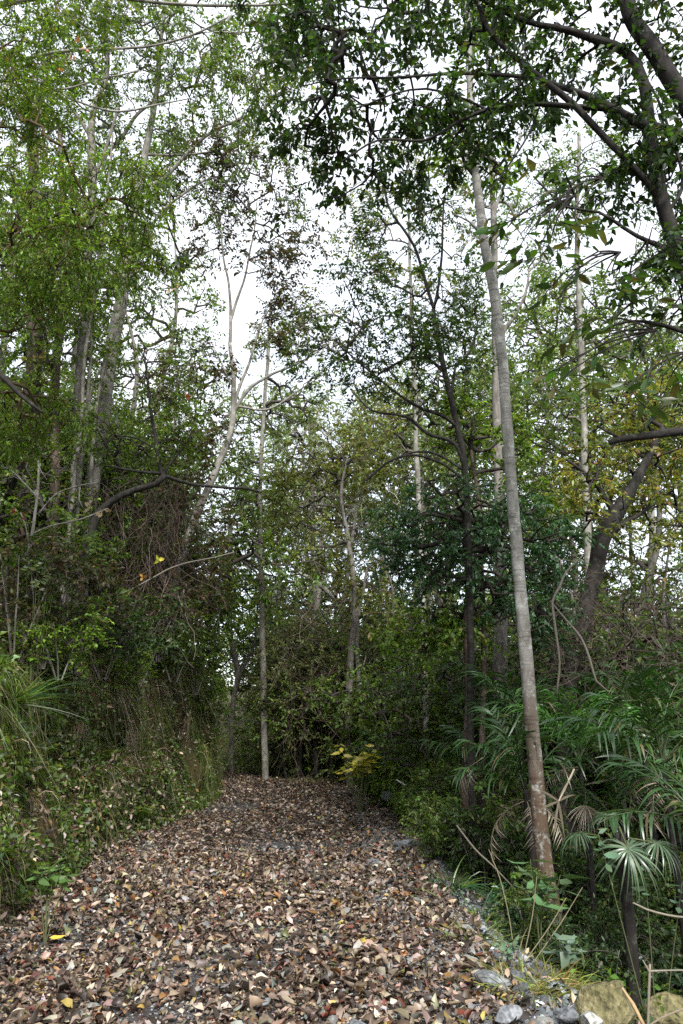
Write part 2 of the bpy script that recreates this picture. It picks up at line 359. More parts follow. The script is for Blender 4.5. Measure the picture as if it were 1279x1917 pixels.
GR = [((.10, .11, .115), 5), ((.18, .19, .195), 3), ((.06, .06, .06), 3), ((.30, .31, .31), 1)]
g = pebbles(30000, -2.1, 2.3, 3.8, 12, .006, .022, GR)
g2 = pebbles(22000, 1.3, 2.7, 5, 20, .012, .04, GR); [g.add(g2.v[q], g2.f[q], g2.c[q]) for q in range(len(g2.v))]
tag(g.build('gravel', M_TWIG), 'dark blue grey gravel showing between the fallen leaves', 'gravel', kind='stuff')

# ------------------------------------------------------------------ stones
def rock_mesh(seed, sx, sy, sz, m, name='stone', sub=2, cuts=9, tip=0.):
    import bmesh
    bm = bmesh.new(); bmesh.ops.create_icosphere(bm, subdivisions=sub, radius=1.); r = random.Random(seed)
    pl = []
    for _ in range(cuts):
        d = Vector((r.gauss(0, 1), r.gauss(0, 1), r.gauss(0, 1))).normalized(); pl.append((d, r.uniform(.55, .85)))
    for v in bm.verts:
        for d, k in pl:
            q = v.co.dot(d)
            if q > k: v.co -= d * (q - k)
        n = float(fbm(v.co.x * 2.2 + seed, v.co.y * 2.2, v.co.z * 2.2)); v.co *= 1 + .07 * n
        v.co.x *= sx; v.co.y *= sy; v.co.z *= sz
    me = bpy.data.meshes.new(name); bm.to_mesh(me); bm.free(); me.materials.append(m); return me
rv = [rock_mesh(q, rnd.uniform(.8, 1.3), rnd.uniform(.5, 1.), rnd.uniform(.22, .5), [M_ROCK, M_ROCK, M_ROCKP][q % 3], cuts=14) for q in range(12)]
n_st = 0
for q in range(150):
    y = 5.2 + 13.5 * rnd.random() ** 1.1; s = float(wr(y)) + rnd.gauss(-.22, .2)
    if 8.2 < y < 12.5: s = float(wr(y)) + rnd.gauss(-.35, .3)
    r = rnd.uniform(.04, .12) * (1.35 if 8 < y < 12.5 else 1.)
    p = surf(s, y); o = place('stone', rv[q % 12], None, (p[0], p[1], p[2] + r * .05), (rnd.gauss(0, .35), rnd.gauss(0, .35), rnd.uniform(0, 6.28)), r)
    tag(o, 'small broken %s grey stone %s' % ('pale' if q % 12 % 3 == 2 else 'dark', 'near the tan boulder' if y < 6.8 else 'beside the rubble heap at the path edge' if y < 10.5 else 'below the layered grey rock' if y < 13 else 'along the far right edge of the path'), 'stone', 'loose grey stones along the path edge')
def rock(px, py, Y, size, seed, m, label, rot=(0, 0, 0), dz=0., name='rock', **k):
    p = W(px, py, Y); me = rock_mesh(seed, *size, m, name, 3, **k)
    o = place(name, me, None, (p[0], p[1], p[2] + dz), rot); return tag(o, label, 'rock')
rock(1140, 1895, 5.2, (.2, .2, .21), 41, M_ROCK2, 'large tan mossy boulder in the bottom right corner beside the path', (.1, .45, .5), cuts=11)
rock(1262, 1905, 5.9, (.2, .2, .14), 52, M_ROCK2, 'dark mossy boulder half hidden right of the tan boulder', (0, .2, .9), cuts=11)
rock(1108, 1912, 5.0, (.08, .065, .045), 43, M_ROCKP, 'light grey stone at the foot of the tan boulder', (.1, .1, .3))
rock(948, 1896, 5.15, (.11, .08, .05), 44, M_ROCK, 'wedge shaped blue grey stone among leaves at the bottom of the path', (.1, -.1, .5))
rock(1062, 1898, 5.2, (.09, .08, .045), 45, M_ROCK, 'dark grey stone between the wedge shaped stone and the boulder', (0, .1, 1.4))
rock(925, 1833, 5.9, (.15, .12, .05), 46, M_ROCK, 'flat dark slab in front of the yellow green grass clump', (0, .15, .2))
rock(733, 1492, 15.6, (.28, .2, .12), 47, M_ROCK, 'grey rock at the far right edge of the path below the bushes', (0, .1, .1))
rock(765, 1582, 11.5, (.3, .22, .12), 48, M_ROCK, 'flat layered grey rock on the right edge of the path', (0, .1, .4))
rock(745, 1690, 8.6, (.17, .13, .08), 49, M_ROCK, 'rounded grey stone alone at the right side of the leaf carpet', (0, .1, .4))
rock(698, 1632, 9.9, (.16, .12, .09), 50, M_ROCK, 'grey stone at the left end of the small rubble heap', (0, .1, .9))
rock(728, 1645, 9.6, (.17, .14, .10), 51, M_ROCK, 'biggest blocky grey stone in the middle of the rubble heap', (.2, .1, 2.4))
rock(672, 1925, 5.0, (.1, .08, .04), 53, M_ROCK, 'dark flat stone just showing through the leaves in the middle foreground', (0, .1, .9))

# ------------------------------------------------------------------ the trees: growing and leafing
GREEN = dict(
    mid=[((.07, .12, .016), 5), ((.095, .155, .022), 3), ((.13, .135, .03), 1.2), ((.15, .2, .09), .6)],
    bright=[((.095, .17, .016), 5), ((.13, .21, .022), 3), ((.08, .13, .02), 2), ((.2, .17, .04), .5)],
    dark=[((.032, .065, .016), 5), ((.05, .09, .02), 3), ((.07, .08, .025), 1)],
    deep=[((.03, .075, .03), 5), ((.045, .105, .04), 3), ((.08, .15, .07), 1)],
    olive=[((.12, .14, .03), 5), ((.17, .19, .05), 3), ((.17, .13, .06), 1.2)],
    brown=[((.06, .05, .028), 4), ((.09, .055, .03), 3), ((.05, .065, .02), 3)],
    grey=[((.14, .19, .065), 4), ((.20, .24, .11), 3), ((.11, .15, .045), 3)],  # paled leaves: haze over the far trees is put into the colour
    yellow=[((.17, .18, .035), 5), ((.10, .14, .03), 4), ((.28, .24, .05), 1.5), ((.2, .1, .04), 1)],
    shade=[((.024, .052, .012), 5), ((.04, .08, .016), 3), ((.05, .06, .018), 1)],  # deepened dark green: backlit silhouette look put into the overhanging tree's leaf colour
    feather=[((.15, .175, .06), 5), ((.2, .21, .09), 3), ((.10, .125, .035), 2)],  # pale olive for the thicket, hazy brightness painted into its leaves
    gold=[((.55, .5, .09), 5), ((.45, .42, .12), 3), ((.3, .3, .06), 1)])
def grow(start, att, step=.3, alpha=.25, arch=.1, r=rng):
    att = att[np.argsort(np.min(np.linalg.norm(att[:, None] - start[None], axis=2), 1))]
    cap = len(start) + len(att) * 30; pos = np.zeros((cap, 3)); par = np.full(cap, -1); pl = np.zeros(cap); S = n = len(start); pos[:S] = start
    tips = []
    for a in att:
        d = np.linalg.norm(pos[:n] - a, axis=1); i = int(np.argmin(d + alpha * pl[:n])); D = d[i]
        if D < .02: continue
        k = min(28, max(1, int(math.ceil(D / step)))); off = nrm(r.normal(0, 1, 3)) * D * .1; off[2] += D * arch; base = pos[i].copy(); prev = i
        for q in range(1, k + 1):
            t = q / k
            if n >= cap: break
            pos[n] = base + (a - base) * t + off * math.sin(math.pi * t) + (r.normal(0, .02, 3) if q < k else 0)
            par[n] = prev; pl[n] = pl[prev] + D / k; prev = n; n += 1
        tips.append(prev)
    pos, par = pos[:n], par[:n]; cnt = np.zeros(n); cnt[tips] = 1
    for q in range(n - 1, S - 1, -1): cnt[par[q]] += cnt[q]
    return pos, par, cnt, S, np.array(tips)
def sprays(mb, tw, P, D, ns, nl, tl, L, asp, pal, droop, upw, twig_col, big, r=rng, amt=.25, spread=.75):
    P = np.asarray(P); n = len(P) * ns; p = np.repeat(P, ns, 0) + r.normal(0, .03, (n, 3)); d = nrm(np.repeat(D, ns, 0) * .6 + r.normal(0, spread, (n, 3)) + np.array([0, 0, -droop * .5]))
    tlv = tl * r.uniform(.5, 1.3, n); shade = np.exp(r.normal(0, .16, n))
    e = p + d * tlv[:, None] + np.array([0, 0, -1.]) * (droop * .35 * tlv)[:, None]
    if tw is not None: add_segs(tw, p, e, np.full(n, .0035), np.full(n, .0015), twig_col)
    t = np.tile((np.arange(nl) + .6) / nl, n); q = np.repeat(np.arange(n), nl)
    lp = p[q] + (e - p)[q] * t[:, None]; side = nrm(np.cross(d, np.array([0, 0, 1.])) + 1e-6)
    sg = np.where((np.arange(len(q)) % 2) == 0, 1., -1.)[:, None]
    ld = nrm(d[q] * .55 + side[q] * sg * .8 + r.normal(0, .35, (len(q), 3)) + np.array([0, 0, -droop]))
    N = nrm(np.array([0, 0, upw]) + r.normal(0, .5, (len(q), 3)))
    Lv = L * r.uniform(.6, 1.25, len(q)); Cc = jitter(pal, len(q), amt, .08, r) * shade[q][:, None]
    if big: add_big_leaves(mb, lp, ld, N, Lv, Lv * asp * r.uniform(.8, 1.2, len(q)), Cc, r.uniform(0, .4, len(q)), np.full(len(q), .2))
    else: add_leaves(mb, lp, ld, N, Lv, Lv * asp * r.uniform(.8, 1.2, len(q)), Cc)
def clustered(c, rad, n, per=9, sp=.24, r=rng):
    """n points inside an ellipsoid, in loose clumps"""
    k = max(1, n // per); u = nrm(r.normal(0, 1, (k, 3))) * (r.random((k, 1)) ** .4); cc = np.asarray(c) + u * np.asarray(rad)
    return cc[r.integers(0, k, n)] + r.normal(0, sp, (n, 3)) * np.minimum(1, np.asarray(rad) / .8)
def px_blob(b, r=rng):
    x, y, rx, ry, Y, dY, n = b; n = int(n * 1.25); c = W(x, y, Y); k = np.linalg.norm(W(x, y, Y) - W(x + 100, y, Y)) / 100
    return clustered(c, (rx * k, dY, ry * k), n, r=r)
def make_tree(name, label, cat, root, trunk, limbs, att, bark, pal='mid', group=None, L=.08, asp=.5, ns=2, nl=9, tl=.32, droop=.25, upw=1., twig=(.05, .042, .035),
              big=False, tips_r=.006, rmax=.05, step=.3, alpha=.25, k=10, twigs=True, amt=.25, local=False, arch=.1, rough=.06, wob=.02, crown_name='crown', lmat=None, leaf_frac=3, seed=0, spread=.75):
    """root > trunk, limbs, crown (> twigs)"""
    r = np.random.default_rng(seed + 11); nl = int(round(nl * 1.3)); L *= 1.22; leaf_frac = leaf_frac * 1.7
    rt = empty(name, root, label, cat, group); org = np.asarray(root, float); start = []
    for q, (P, R) in enumerate(trunk):
        mb = MB(); p, _ = add_tube(mb, P, R, k=k, rough=rough, wob=wob, seed=seed + q); mb.build('trunk', bark, rt, org, True); start.append(p[int(len(p) * .35)::3])
    for q, (P, R) in enumerate(limbs):
        mb = MB(); p, _ = add_tube(mb, P, R, k=max(5, k - 4), rough=rough, step=.1, wob=wob, seed=seed + 20 + q); mb.build('limb', bark, rt, org, True); start.append(p[::3])
    if att is not None and len(att):
        pos, par, cnt, S, tips = grow(np.concatenate(start), att, step, alpha, arch, r)
        idx = np.arange(S, len(pos)); rad = np.minimum(rmax, tips_r * np.maximum(cnt, 1) ** .5)
        tw = MB(); ra = np.where(par[idx] < S, rad[idx] * 1.1, rad[par[idx]]); thick = rad[idx] > .012
        add_segs(tw, pos[par[idx]][thick], pos[idx][thick], ra[thick], rad[idx][thick], twig, 6)
        add_segs(tw, pos[par[idx]][~thick], pos[idx][~thick], ra[~thick], rad[idx][~thick], twig, 3)
        if nl:
            sel = idx[(cnt[idx] <= leaf_frac)]; sel = sel[r.random(len(sel)) < .75]
            D = nrm(pos[sel] - pos[par[sel]]); mb = MB()
            sprays(mb, tw if twigs else None, pos[sel], D, ns, nl, tl, L, asp, GREEN[pal], droop, upw, twig, big, r, amt, spread)
            cr = tag(mb.build(crown_name, lmat or M_LEAF, rt, org), kind='stuff')
            tag(tw.build('twigs', M_TWIG, cr, org), kind='stuff')
        else:
            tag(tw.build('twigs', M_TWIG, rt, org), kind='stuff')
    return rt
NL = [0]
def ptree(name, label, cat, trunks, Y, blobs=(), limbs=(), ground=True, **kw):
    """a tree whose trunk and limb lines were measured at pixels (px, py, width) at the distance Y"""
    tr = []; seed = kw.pop('seed', NL[0] * 37); NL[0] += 1; ys = kw.pop('ys', 1.)
    if ys != 1:                                           # the whole tree stands farther off
        Y *= ys; trunks = [[a if len(a) < 4 else (*a[:3], a[3] * ys) for a in t] for t in trunks]
        blobs = [(*b[:4], b[4] * ys, b[5] * ys, b[6]) for b in blobs]
    for tk in trunks:
        yy = tk[0][3] if len(tk[0]) > 3 else Y
        P = [W(a[0], a[1], a[3] if len(a) > 3 else Y) for a in tk]; R = [wpx(a[0], a[1], a[3] if len(a) > 3 else Y, a[2]) for a in tk]
        if ground:
            g0 = gz(P[0][0], P[0][1])
            if P[0][2] > g0 - .1:
                d = nrm(P[0] - P[1]); d = np.array([d[0] * .3, d[1] * .3, -1.]); P.insert(0, P[0] + d * (P[0][2] - g0 + .15)); R.insert(0, R[0] * 1.15)
        tr.append((P, R))
    lb = [([W(a[0], a[1], a[3] if len(a) > 3 else Y) for a in l], [wpx(a[0], a[1], a[3] if len(a) > 3 else Y, a[2]) for a in l]) for l in limbs]
    r = np.random.default_rng(seed + 5)
    att = np.concatenate([px_blob(b, r) for b in blobs]) if len(blobs) else None
    return make_tree(name, label, cat, tr[0][0][0], tr, lb, att, seed=seed, **kw)

# --- the pale pole-like tree on the right
ptree('slender_tree', 'tall slender pale grey trunk leaning left, reddish at the foot, right of the path', 'tree',
      [[(1048, 1850, 44, 7.9), (1040, 1760, 36, 7.9), (1018, 1620, 31, 7.95), (1004, 1480, 28), (993, 1330, 26), (981, 1180, 25), (968, 1050, 22.5), (958, 900, 21), (945, 720, 19), (926, 560, 19), (907, 450, 18), (890, 330, 16), (883, 240, 14), (878, 100, 12), (870, -100, 10), (862, -330, 7)]], 8.,
      [(870, -60, 150, 130, 8, 1., 70), (905, 290, 55, 40, 8.1, .4, 14), (850, 320, 70, 30, 8, .5, 14)],
      [[(888, 330, 8), (868, 285, 5), (845, 270, 3)], [(905, 440, 7), (880, 415, 4), (850, 400, 3)], [(905, 470, 5), (940, 430, 3), (960, 380, 2)]],
      bark=B_POLE, pal='bright', L=.09, k=20, rough=.07, wob=.012, nl=7, ns=2)

# --- the dark tree at the top right that hangs over the path
near_limbs = [
    [(1425, 500, 54), (1350, 300, 44), (1279, 185, 36), (1225, 100, 32), (1190, 50, 30), (1172, 0, 27), (1160, -80, 30), (1150, -250, 20)],
    [(1400, 800, 60), (1320, 600, 40), (1279, 490, 30), (1258, 430, 28), (1235, 360, 26), (1220, 280, 24), (1205, 150, 20), (1168, 95, 18), (1110, 72, 15), (1060, 55, 12), (985, 40, 9), (900, 0, 6), (840, -40, 4)],
    [(1262, 440, 14), (1240, 380, 13), (1190, 318, 12), (1115, 240, 12), (1065, 190, 12), (990, 130, 10), (922, 66, 8), (893, 0, 7), (880, -70, 4)],
    [(1345, 290, 26), (1279, 252, 22), (1210, 235, 20), (1160, 212, 18), (1125, 192, 15), (1055, 165, 11), (980, 146, 8), (910, 140, 7), (840, 138, 6), (740, 145, 4), (640, 146, 3), (560, 160, 2)],
    [(1135, 203, 12), (1080, 200, 9), (990, 197, 8), (910, 206, 7), (850, 232, 6), (800, 260, 5), (710, 262, 4), (640, 305, 3)],
    [(910, 205, 5), (870, 185, 4), (800, 165, 4), (740, 175, 3), (690, 195, 3), (640, 208, 2)],
    [(1010, 200, 4), (990, 250, 4), (950, 310, 3), (920, 350, 3), (903, 372, 2)],
    [(1400, 830, 34), (1330, 812, 24), (1279, 806, 17), (1210, 815, 15), (1160, 822, 13), (1143, 829, 10)],
    [(1165, 822, 7), (1140, 810, 6), (1118, 797, 4)],
    [(1279, 480, 12), (1190, 440, 7), (1120, 395, 5), (1060, 385, 4), (1000, 330, 3)],
    [(1330, 640, 12), (1250, 610, 8), (1180, 600, 5), (1110, 620, 4)],
    [(1250, 400, 8), (1279, 330, 6), (1240, 200, 5), (1215, 150, 4)]]
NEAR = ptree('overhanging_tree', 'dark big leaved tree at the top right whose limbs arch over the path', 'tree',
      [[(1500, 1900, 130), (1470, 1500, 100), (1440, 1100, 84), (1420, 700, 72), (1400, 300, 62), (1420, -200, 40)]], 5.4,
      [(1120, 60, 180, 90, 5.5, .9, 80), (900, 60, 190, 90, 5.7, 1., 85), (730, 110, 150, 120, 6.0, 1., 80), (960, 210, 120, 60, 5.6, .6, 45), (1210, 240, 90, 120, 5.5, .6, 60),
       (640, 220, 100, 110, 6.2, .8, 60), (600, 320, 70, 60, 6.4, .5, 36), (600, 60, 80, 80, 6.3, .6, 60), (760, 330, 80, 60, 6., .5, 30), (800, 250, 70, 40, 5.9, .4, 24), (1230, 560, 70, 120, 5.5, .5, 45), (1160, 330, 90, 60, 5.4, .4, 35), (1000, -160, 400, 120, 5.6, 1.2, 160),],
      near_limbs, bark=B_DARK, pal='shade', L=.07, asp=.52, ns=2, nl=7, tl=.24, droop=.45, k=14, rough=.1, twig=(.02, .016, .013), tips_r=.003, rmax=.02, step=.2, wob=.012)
# large separate leaves on it: parts, one object each
bl = []
for c in jitter(GREEN['dark'] + [((.05, .09, .02), 2), ((.12, .13, .03), .5)], 10, .2, .08):
    mb = MB(); add_big_leaves(mb, np.zeros((1, 3)), np.array([[1., 0, 0]]), np.array([[0, 0, 1.]]), 1., .42, np.array([c]), rnd.uniform(0, .35), .22); bl.append(mb.mesh('leaf', M_LEAF))
def leaf_cluster(tree, px, py, rx, ry, Y, n, L, tw_n=7):
    tb = MB(); org = np.array(tree.location)
    for q in range(tw_n):
        a = W(px + rnd.gauss(0, rx * .55), py + rnd.gauss(0, ry * .55) - ry * .2, Y + rnd.gauss(0, .18)); d = nrm(np.array([rnd.gauss(0, 1), rnd.gauss(0, .7), -.35 + rnd.gauss(0, .3)])); e = a + d * .35
        back = W(px + rx * 1.2, py - ry * 1.2, Y + .2)
        add_tube(tb, [back, (back + a) / 2 + np.array([0, 0, .06]), a, e], [.008, .006, .004, .002], (.02, .016, .013), 4, .0, .1)
        for j in range(n // tw_n):
            t = (j + .5) / (n // tw_n); p = a + (e - a) * (t * 1.05) - org; sg = 1 if j % 2 else -1
            yaw = math.atan2(d[1], d[0]) + sg * rnd.uniform(.5, 1.1)
            place('leaf', bl[rnd.randrange(10)], tree, p, (rnd.gauss(0, .5), .45 + rnd.gauss(0, .35), yaw), L * rnd.uniform(.7, 1.25))
    tag(tb.build('twigs', M_TWIG, tree, org), kind='stuff')
leaf_cluster(NEAR, 1010, 450, 55, 70, 4.7, 70, .13, 10); leaf_cluster(NEAR, 1090, 520, 60, 40, 4.6, 50, .12, 8)
leaf_cluster(NEAR, 1120, 690, 90, 60, 4.9, 64, .15, 9); leaf_cluster(NEAR, 1230, 730, 50, 60, 4.9, 28, .15, 5); leaf_cluster(NEAR, 1060, 380, 60, 40, 4.9, 40, .10, 7)
leaf_cluster(NEAR, 1220, 520, 60, 60, 4.8, 40, .12, 7)

# --- trees on the right
ptree('vine_hung_tree', 'dark crooked trunk leaning right under a yellow green crown, far right', 'tree',
      [[(1058, 1400, 34), (1072, 1250, 32), (1085, 1200, 30), (1105, 1110, 30), (1128, 1010, 32), (1150, 965, 30), (1180, 915, 22), (1202, 880, 16), (1240, 800, 10)]], 12.5,
      [(1150, 890, 120, 80, 13, 1.2, 90), (1080, 960, 70, 70, 12.5, 1., 40), (1230, 950, 80, 100, 13, 1., 60), (1200, 760, 110, 70, 13, 1., 70)],
      [[(1130, 1005, 14), (1160, 985, 10), (1200, 960, 7), (1260, 920, 4)], [(1075, 1240, 20), (1050, 1200, 14), (1035, 1215, 10), (1030, 1290, 10), (1040, 1340, 10)], [(1150, 960, 12), (1110, 900, 8), (1060, 860, 5)]],
      bark=B_DARK, pal='yellow', L=.085, ns=2, nl=8, rough=.15, twig=(.03, .025, .02))
ptree('dense_dark_tree', 'thick dark green crown of fine leaves directly left of the slender pale trunk', 'tree',
      [[(872, 1500, 17), (878, 1380, 16), (876, 1200, 15), (874, 1050, 13), (870, 920, 10), (868, 850, 7)]], 11,
      [(880, 960, 110, 70, 11, .9, 150), (820, 1010, 70, 70, 10.8, .8, 80), (960, 1040, 110, 80, 11.3, .9, 130), (900, 1120, 120, 60, 11, .9, 90), (1030, 1120, 60, 90, 11.5, .6, 50), (760, 1010, 50, 50, 10.8, .5, 30)],
      [], bark=B_RED, pal='deep', L=.06, ns=3, nl=10, tl=.28, droop=.4, twig=(.025, .02, .016))
ptree('bright_topped_tree', 'fresh green spray of foliage at the top of the dark crown', 'tree',
      [[(900, 1480, 12), (905, 1200, 10), (895, 950, 8), (880, 840, 6)]], 11.6,
      [(880, 810, 90, 35, 11.6, .6, 60), (830, 770, 50, 25, 11.6, .4, 20), (990, 900, 50, 60, 11.6, .5, 30), (780, 1190, 90, 40, 11, .6, 50), (850, 1160, 70, 30, 11, .5, 30)],
      [], bark=B_RED, pal='bright', L=.07, ns=3, nl=10, droop=.35)
ptree('straight_red_tree', 'straight reddish trunk close behind the left side of the slender pale trunk', 'tree',
      [[(934, 1480, 27), (937, 1250, 27), (937, 1120, 23), (934, 950, 18), (929, 720, 16), (925, 480, 13), (922, 350, 10), (915, 150, 8), (910, -50, 5)]], 13,
      [(930, 150, 110, 160, 13, 1., 60), (980, 420, 70, 140, 13, .8, 50), (880, 450, 50, 120, 13, .8, 36), (960, 600, 60, 60, 13, .8, 24)],
      [[(928, 640, 10), (950, 610, 9), (965, 590, 7), (985, 545, 5), (990, 500, 3)], [(924, 460, 7), (905, 440, 5), (880, 420, 3)], [(925, 400, 7), (950, 330, 5), (975, 250, 3)]],
      bark=B_GREY, pal='mid', L=.075, nl=5, ns=1, twig=(.16, .15, .13))
ptree('forked_sapling', 'thin dark tree forking in a V against the bright sky right of centre', 'tree',
      [[(885, 1480, 14), (880, 1150, 13), (872, 900, 12), (862, 820, 11), (845, 745, 11), (828, 680, 10), (818, 620, 9), (812, 578, 8)]], 10.5,
      [(640, 640, 90, 60, 10.5, .8, 80), (730, 600, 110, 60, 10.5, .9, 120), (830, 620, 80, 70, 10.5, .8, 90), (700, 420, 45, 110, 10.5, .6, 55), (800, 420, 60, 80, 10.5, .6, 40), (720, 700, 110, 50, 10.5, .8, 80), (880, 540, 40, 80, 10.5, .5, 30), (700, 530, 90, 25, 10.5, .5, 40), (840, 700, 60, 50, 10.5, .6, 40)],
      [[(812, 578, 7), (795, 520, 6), (780, 470, 5), (762, 438, 5), (738, 405, 4), (722, 370, 4), (716, 300, 3), (712, 265, 2)], [(812, 580, 6), (820, 530, 6), (826, 480, 5), (829, 420, 4), (832, 370, 3), (850, 300, 2)],
       [(858, 800, 8), (830, 780, 7), (790, 765, 6), (750, 740, 5), (700, 700, 4), (640, 650, 3)], [(835, 700, 6), (800, 672, 6), (760, 672, 5), (710, 700, 4)],
       [(872, 880, 9), (850, 830, 7), (800, 812, 6), (760, 780, 5), (700, 770, 4), (660, 735, 3)], [(870, 900, 6), (830, 870, 5), (780, 850, 5), (730, 862, 4), (690, 895, 3)], [(868, 880, 5), (820, 850, 5), (770, 848, 4), (720, 870, 3), (680, 905, 2)],
       [(845, 745, 6), (852, 690, 5), (880, 660, 4), (895, 600, 3)]],
      bark=B_DARK, pal='dark', L=.06, ns=2, nl=8, tl=.24, rough=.1, twig=(.025, .02, .017), tips_r=.003, rmax=.02)

ptree('tall_forest_tree', 'tall fine leaved tree whose airy crown fills the sky right of the slender trunk', 'tree',
      [[(1120, 1400, 16), (1100, 1000, 14), (1090, 700, 12), (1080, 450, 9), (1085, 250, 6)]], 17,
      [(1130, 380, 170, 150, 17, 1.6, 150), (1010, 300, 110, 160, 17, 1.4, 80), (1180, 650, 120, 110, 17, 1.4, 110), (1040, 560, 90, 90, 17, 1.2, 60), (1040, 720, 80, 60, 16, 1.2, 60)],
      [], bark=B_PALE, pal='mid', L=.085, nl=7, ns=2, tl=.35, tips_r=.004, rmax=.03, twig=(.12, .11, .09))
ptree('airy_tree', 'airy pale stemmed tree with small hanging leaves behind the forked one', 'tree',
      [[(800, 1420, 12), (790, 1100, 11), (778, 800, 9), (770, 560, 7), (765, 400, 4)]], 16,
      [(740, 360, 110, 70, 16, 1.2, 60), (860, 420, 70, 120, 16, 1.2, 60), (600, 610, 90, 70, 16, 1.2, 80), (680, 480, 60, 80, 16, 1.2, 50), (720, 800, 90, 80, 16, 1.2, 90), (780, 560, 90, 80, 16, 1.2, 60)],
      [], bark=B_PALE, pal='olive', L=.085, nl=6, ns=2, tl=.35, tips_r=.004, rmax=.02, twig=(.12, .11, .09))
# --- centre
ptree('white_trunk_tree', 'slender white trunk where the path ends, left of the dark thicket', 'tree',
      [[(497, 1458, 13), (494, 1350, 12), (491, 1200, 11), (489, 1100, 10), (487, 1000, 9), (488, 900, 8), (495, 760, 7), (503, 640, 6), (507, 560, 4)]], 22,
      [(480, 880, 80, 90, 22, 1.6, 70), (520, 760, 50, 60, 22, 1.5, 25), (450, 1000, 60, 80, 22, 1.5, 50), (500, 640, 60, 60, 22, 1.4, 30), (600, 760, 90, 40, 23, 1.6, 60)],
      [[(489, 1060, 6), (470, 1020, 5), (455, 1000, 3)], [(488, 1040, 6), (520, 1030, 5), (560, 1070, 4), (600, 1060, 3)], [(491, 1130, 4), (540, 1100, 3)]],
      bark=B_PALE, pal='grey', L=.12, nl=7, ns=2, tl=.5, tips_r=.008)
ptree('leaning_forked_tree', 'pale leaning trunk forking into bare upright branches against the sky gap', 'tree',
      [[(300, 1240, 18), (335, 1060, 17), (365, 970, 15), (397, 900, 13), (424, 830, 12), (436, 770, 11), (437, 700, 8), (431, 640, 7)]], 15,
      [(400, 330, 90, 70, 15, 1., 90), (470, 310, 80, 60, 15, 1., 80), (490, 480, 60, 60, 15, .8, 60), (530, 560, 50, 50, 15, .8, 40), (420, 820, 70, 50, 15, .8, 40), (380, 1020, 50, 60, 15, .8, 50), (330, 700, 60, 80, 15, .8, 60), (540, 640, 60, 50, 15, .7, 40), (560, 430, 60, 70, 15, .6, 50), (420, 430, 60, 50, 15, .6, 40), (400, 720, 60, 50, 15, .6, 40), (350, 900, 60, 60, 15, .6, 40)],
      [[(431, 640, 7), (432, 580, 6), (428, 530, 5), (418, 480, 4), (415, 430, 3)], [(432, 600, 6), (445, 560, 5), (462, 510, 4), (475, 440, 3), (480, 380, 2)], [(436, 770, 7), (450, 720, 6), (470, 670, 5), (485, 620, 4), (500, 580, 2)],
       [(436, 775, 7), (465, 730, 6), (500, 706, 5), (560, 680, 4), (620, 640, 3)], [(432, 720, 4), (415, 680, 3), (400, 650, 2)], [(437, 760, 5), (500, 765, 4), (560, 730, 3), (600, 705, 2)]],
      bark=B_PALE, pal='brown', L=.085, ns=2, nl=6, tl=.3, tips_r=.004, rmax=.02, twig=(.06, .05, .045))
ptree('twin_dark_trunk', 'pair of dark upright trunks at the end of the path, right of the thicket', 'tree',
      [[(655, 1440, 15), (652, 1330, 14), (658, 1220, 13), (665, 1120, 11), (652, 1010, 9), (640, 930, 7), (650, 860, 4)], [(676, 1430, 9), (672, 1300, 8), (668, 1180, 7), (690, 1060, 5)]], 20,
      [(640, 1030, 70, 60, 20, 1.3, 70), (660, 900, 80, 80, 20, 1.3, 70), (600, 830, 90, 50, 20, 1.3, 60), (700, 1120, 50, 60, 20, 1., 40), (560, 950, 60, 80, 20, 1.2, 60)],
      [], bark=B_GREY, pal='olive', L=.11, nl=7, ns=2, tl=.4, rough=.12)
ptree('burled_tree', 'crooked grey trunk with a burl left of the white trunk', 'tree',
      [[(434, 1450, 10), (434, 1340, 11), (443, 1285, 9), (447, 1262, 13), (439, 1225, 10), (430, 1170, 9), (428, 1080, 11), (432, 980, 8)]], 19,
      [(430, 1080, 60, 70, 19, 1., 60), (400, 1180, 45, 60, 19, 1., 50), (440, 950, 50, 60, 19, 1., 40)],
      [[(450, 1260, 8), (475, 1210, 5), (480, 1150, 3)], [(430, 1160, 6), (410, 1120, 4), (390, 1090, 3)]], ys=1.3, bark=B_GREY, pal='mid', L=.10, nl=8, ns=2, rough=.18, tl=.4)
ptree('young_dark_tree', 'thin dark trunk just past the end of the earth bank', 'tree',
      [[(379, 1440, 9), (378, 1340, 8), (381, 1230, 7), (372, 1120, 5)]], 21, [(380, 1230, 50, 60, 21, 1., 50), (370, 1130, 40, 50, 21, 1., 40)], [],
      bark=B_DARK, pal='mid', L=.10, nl=8, ns=2, tl=.4)
ptree('thicket_tree', 'dense olive thicket tree with dark hollow base straight ahead at the path end', 'tree',
      [[(560, 1462, 7), (563, 1400, 6), (570, 1300, 5)], [(592, 1462, 9), (590, 1380, 8), (600, 1280, 6)], [(620, 1462, 8), (625, 1380, 7), (630, 1300, 5)], [(536, 1460, 6), (525, 1380, 5), (530, 1300, 4)]], 22.5,
      [(600, 1240, 110, 65, 22.3, 1.6, 300), (540, 1310, 70, 80, 22.3, 1.2, 180), (650, 1330, 50, 70, 22.6, 1., 80), (600, 1380, 80, 60, 23.2, 1., 80), (560, 1190, 60, 30, 22.5, 1., 60)],
      [], bark=B_DARK, pal='feather', L=.065, nl=13, ns=3, tl=.4, alpha=.1)

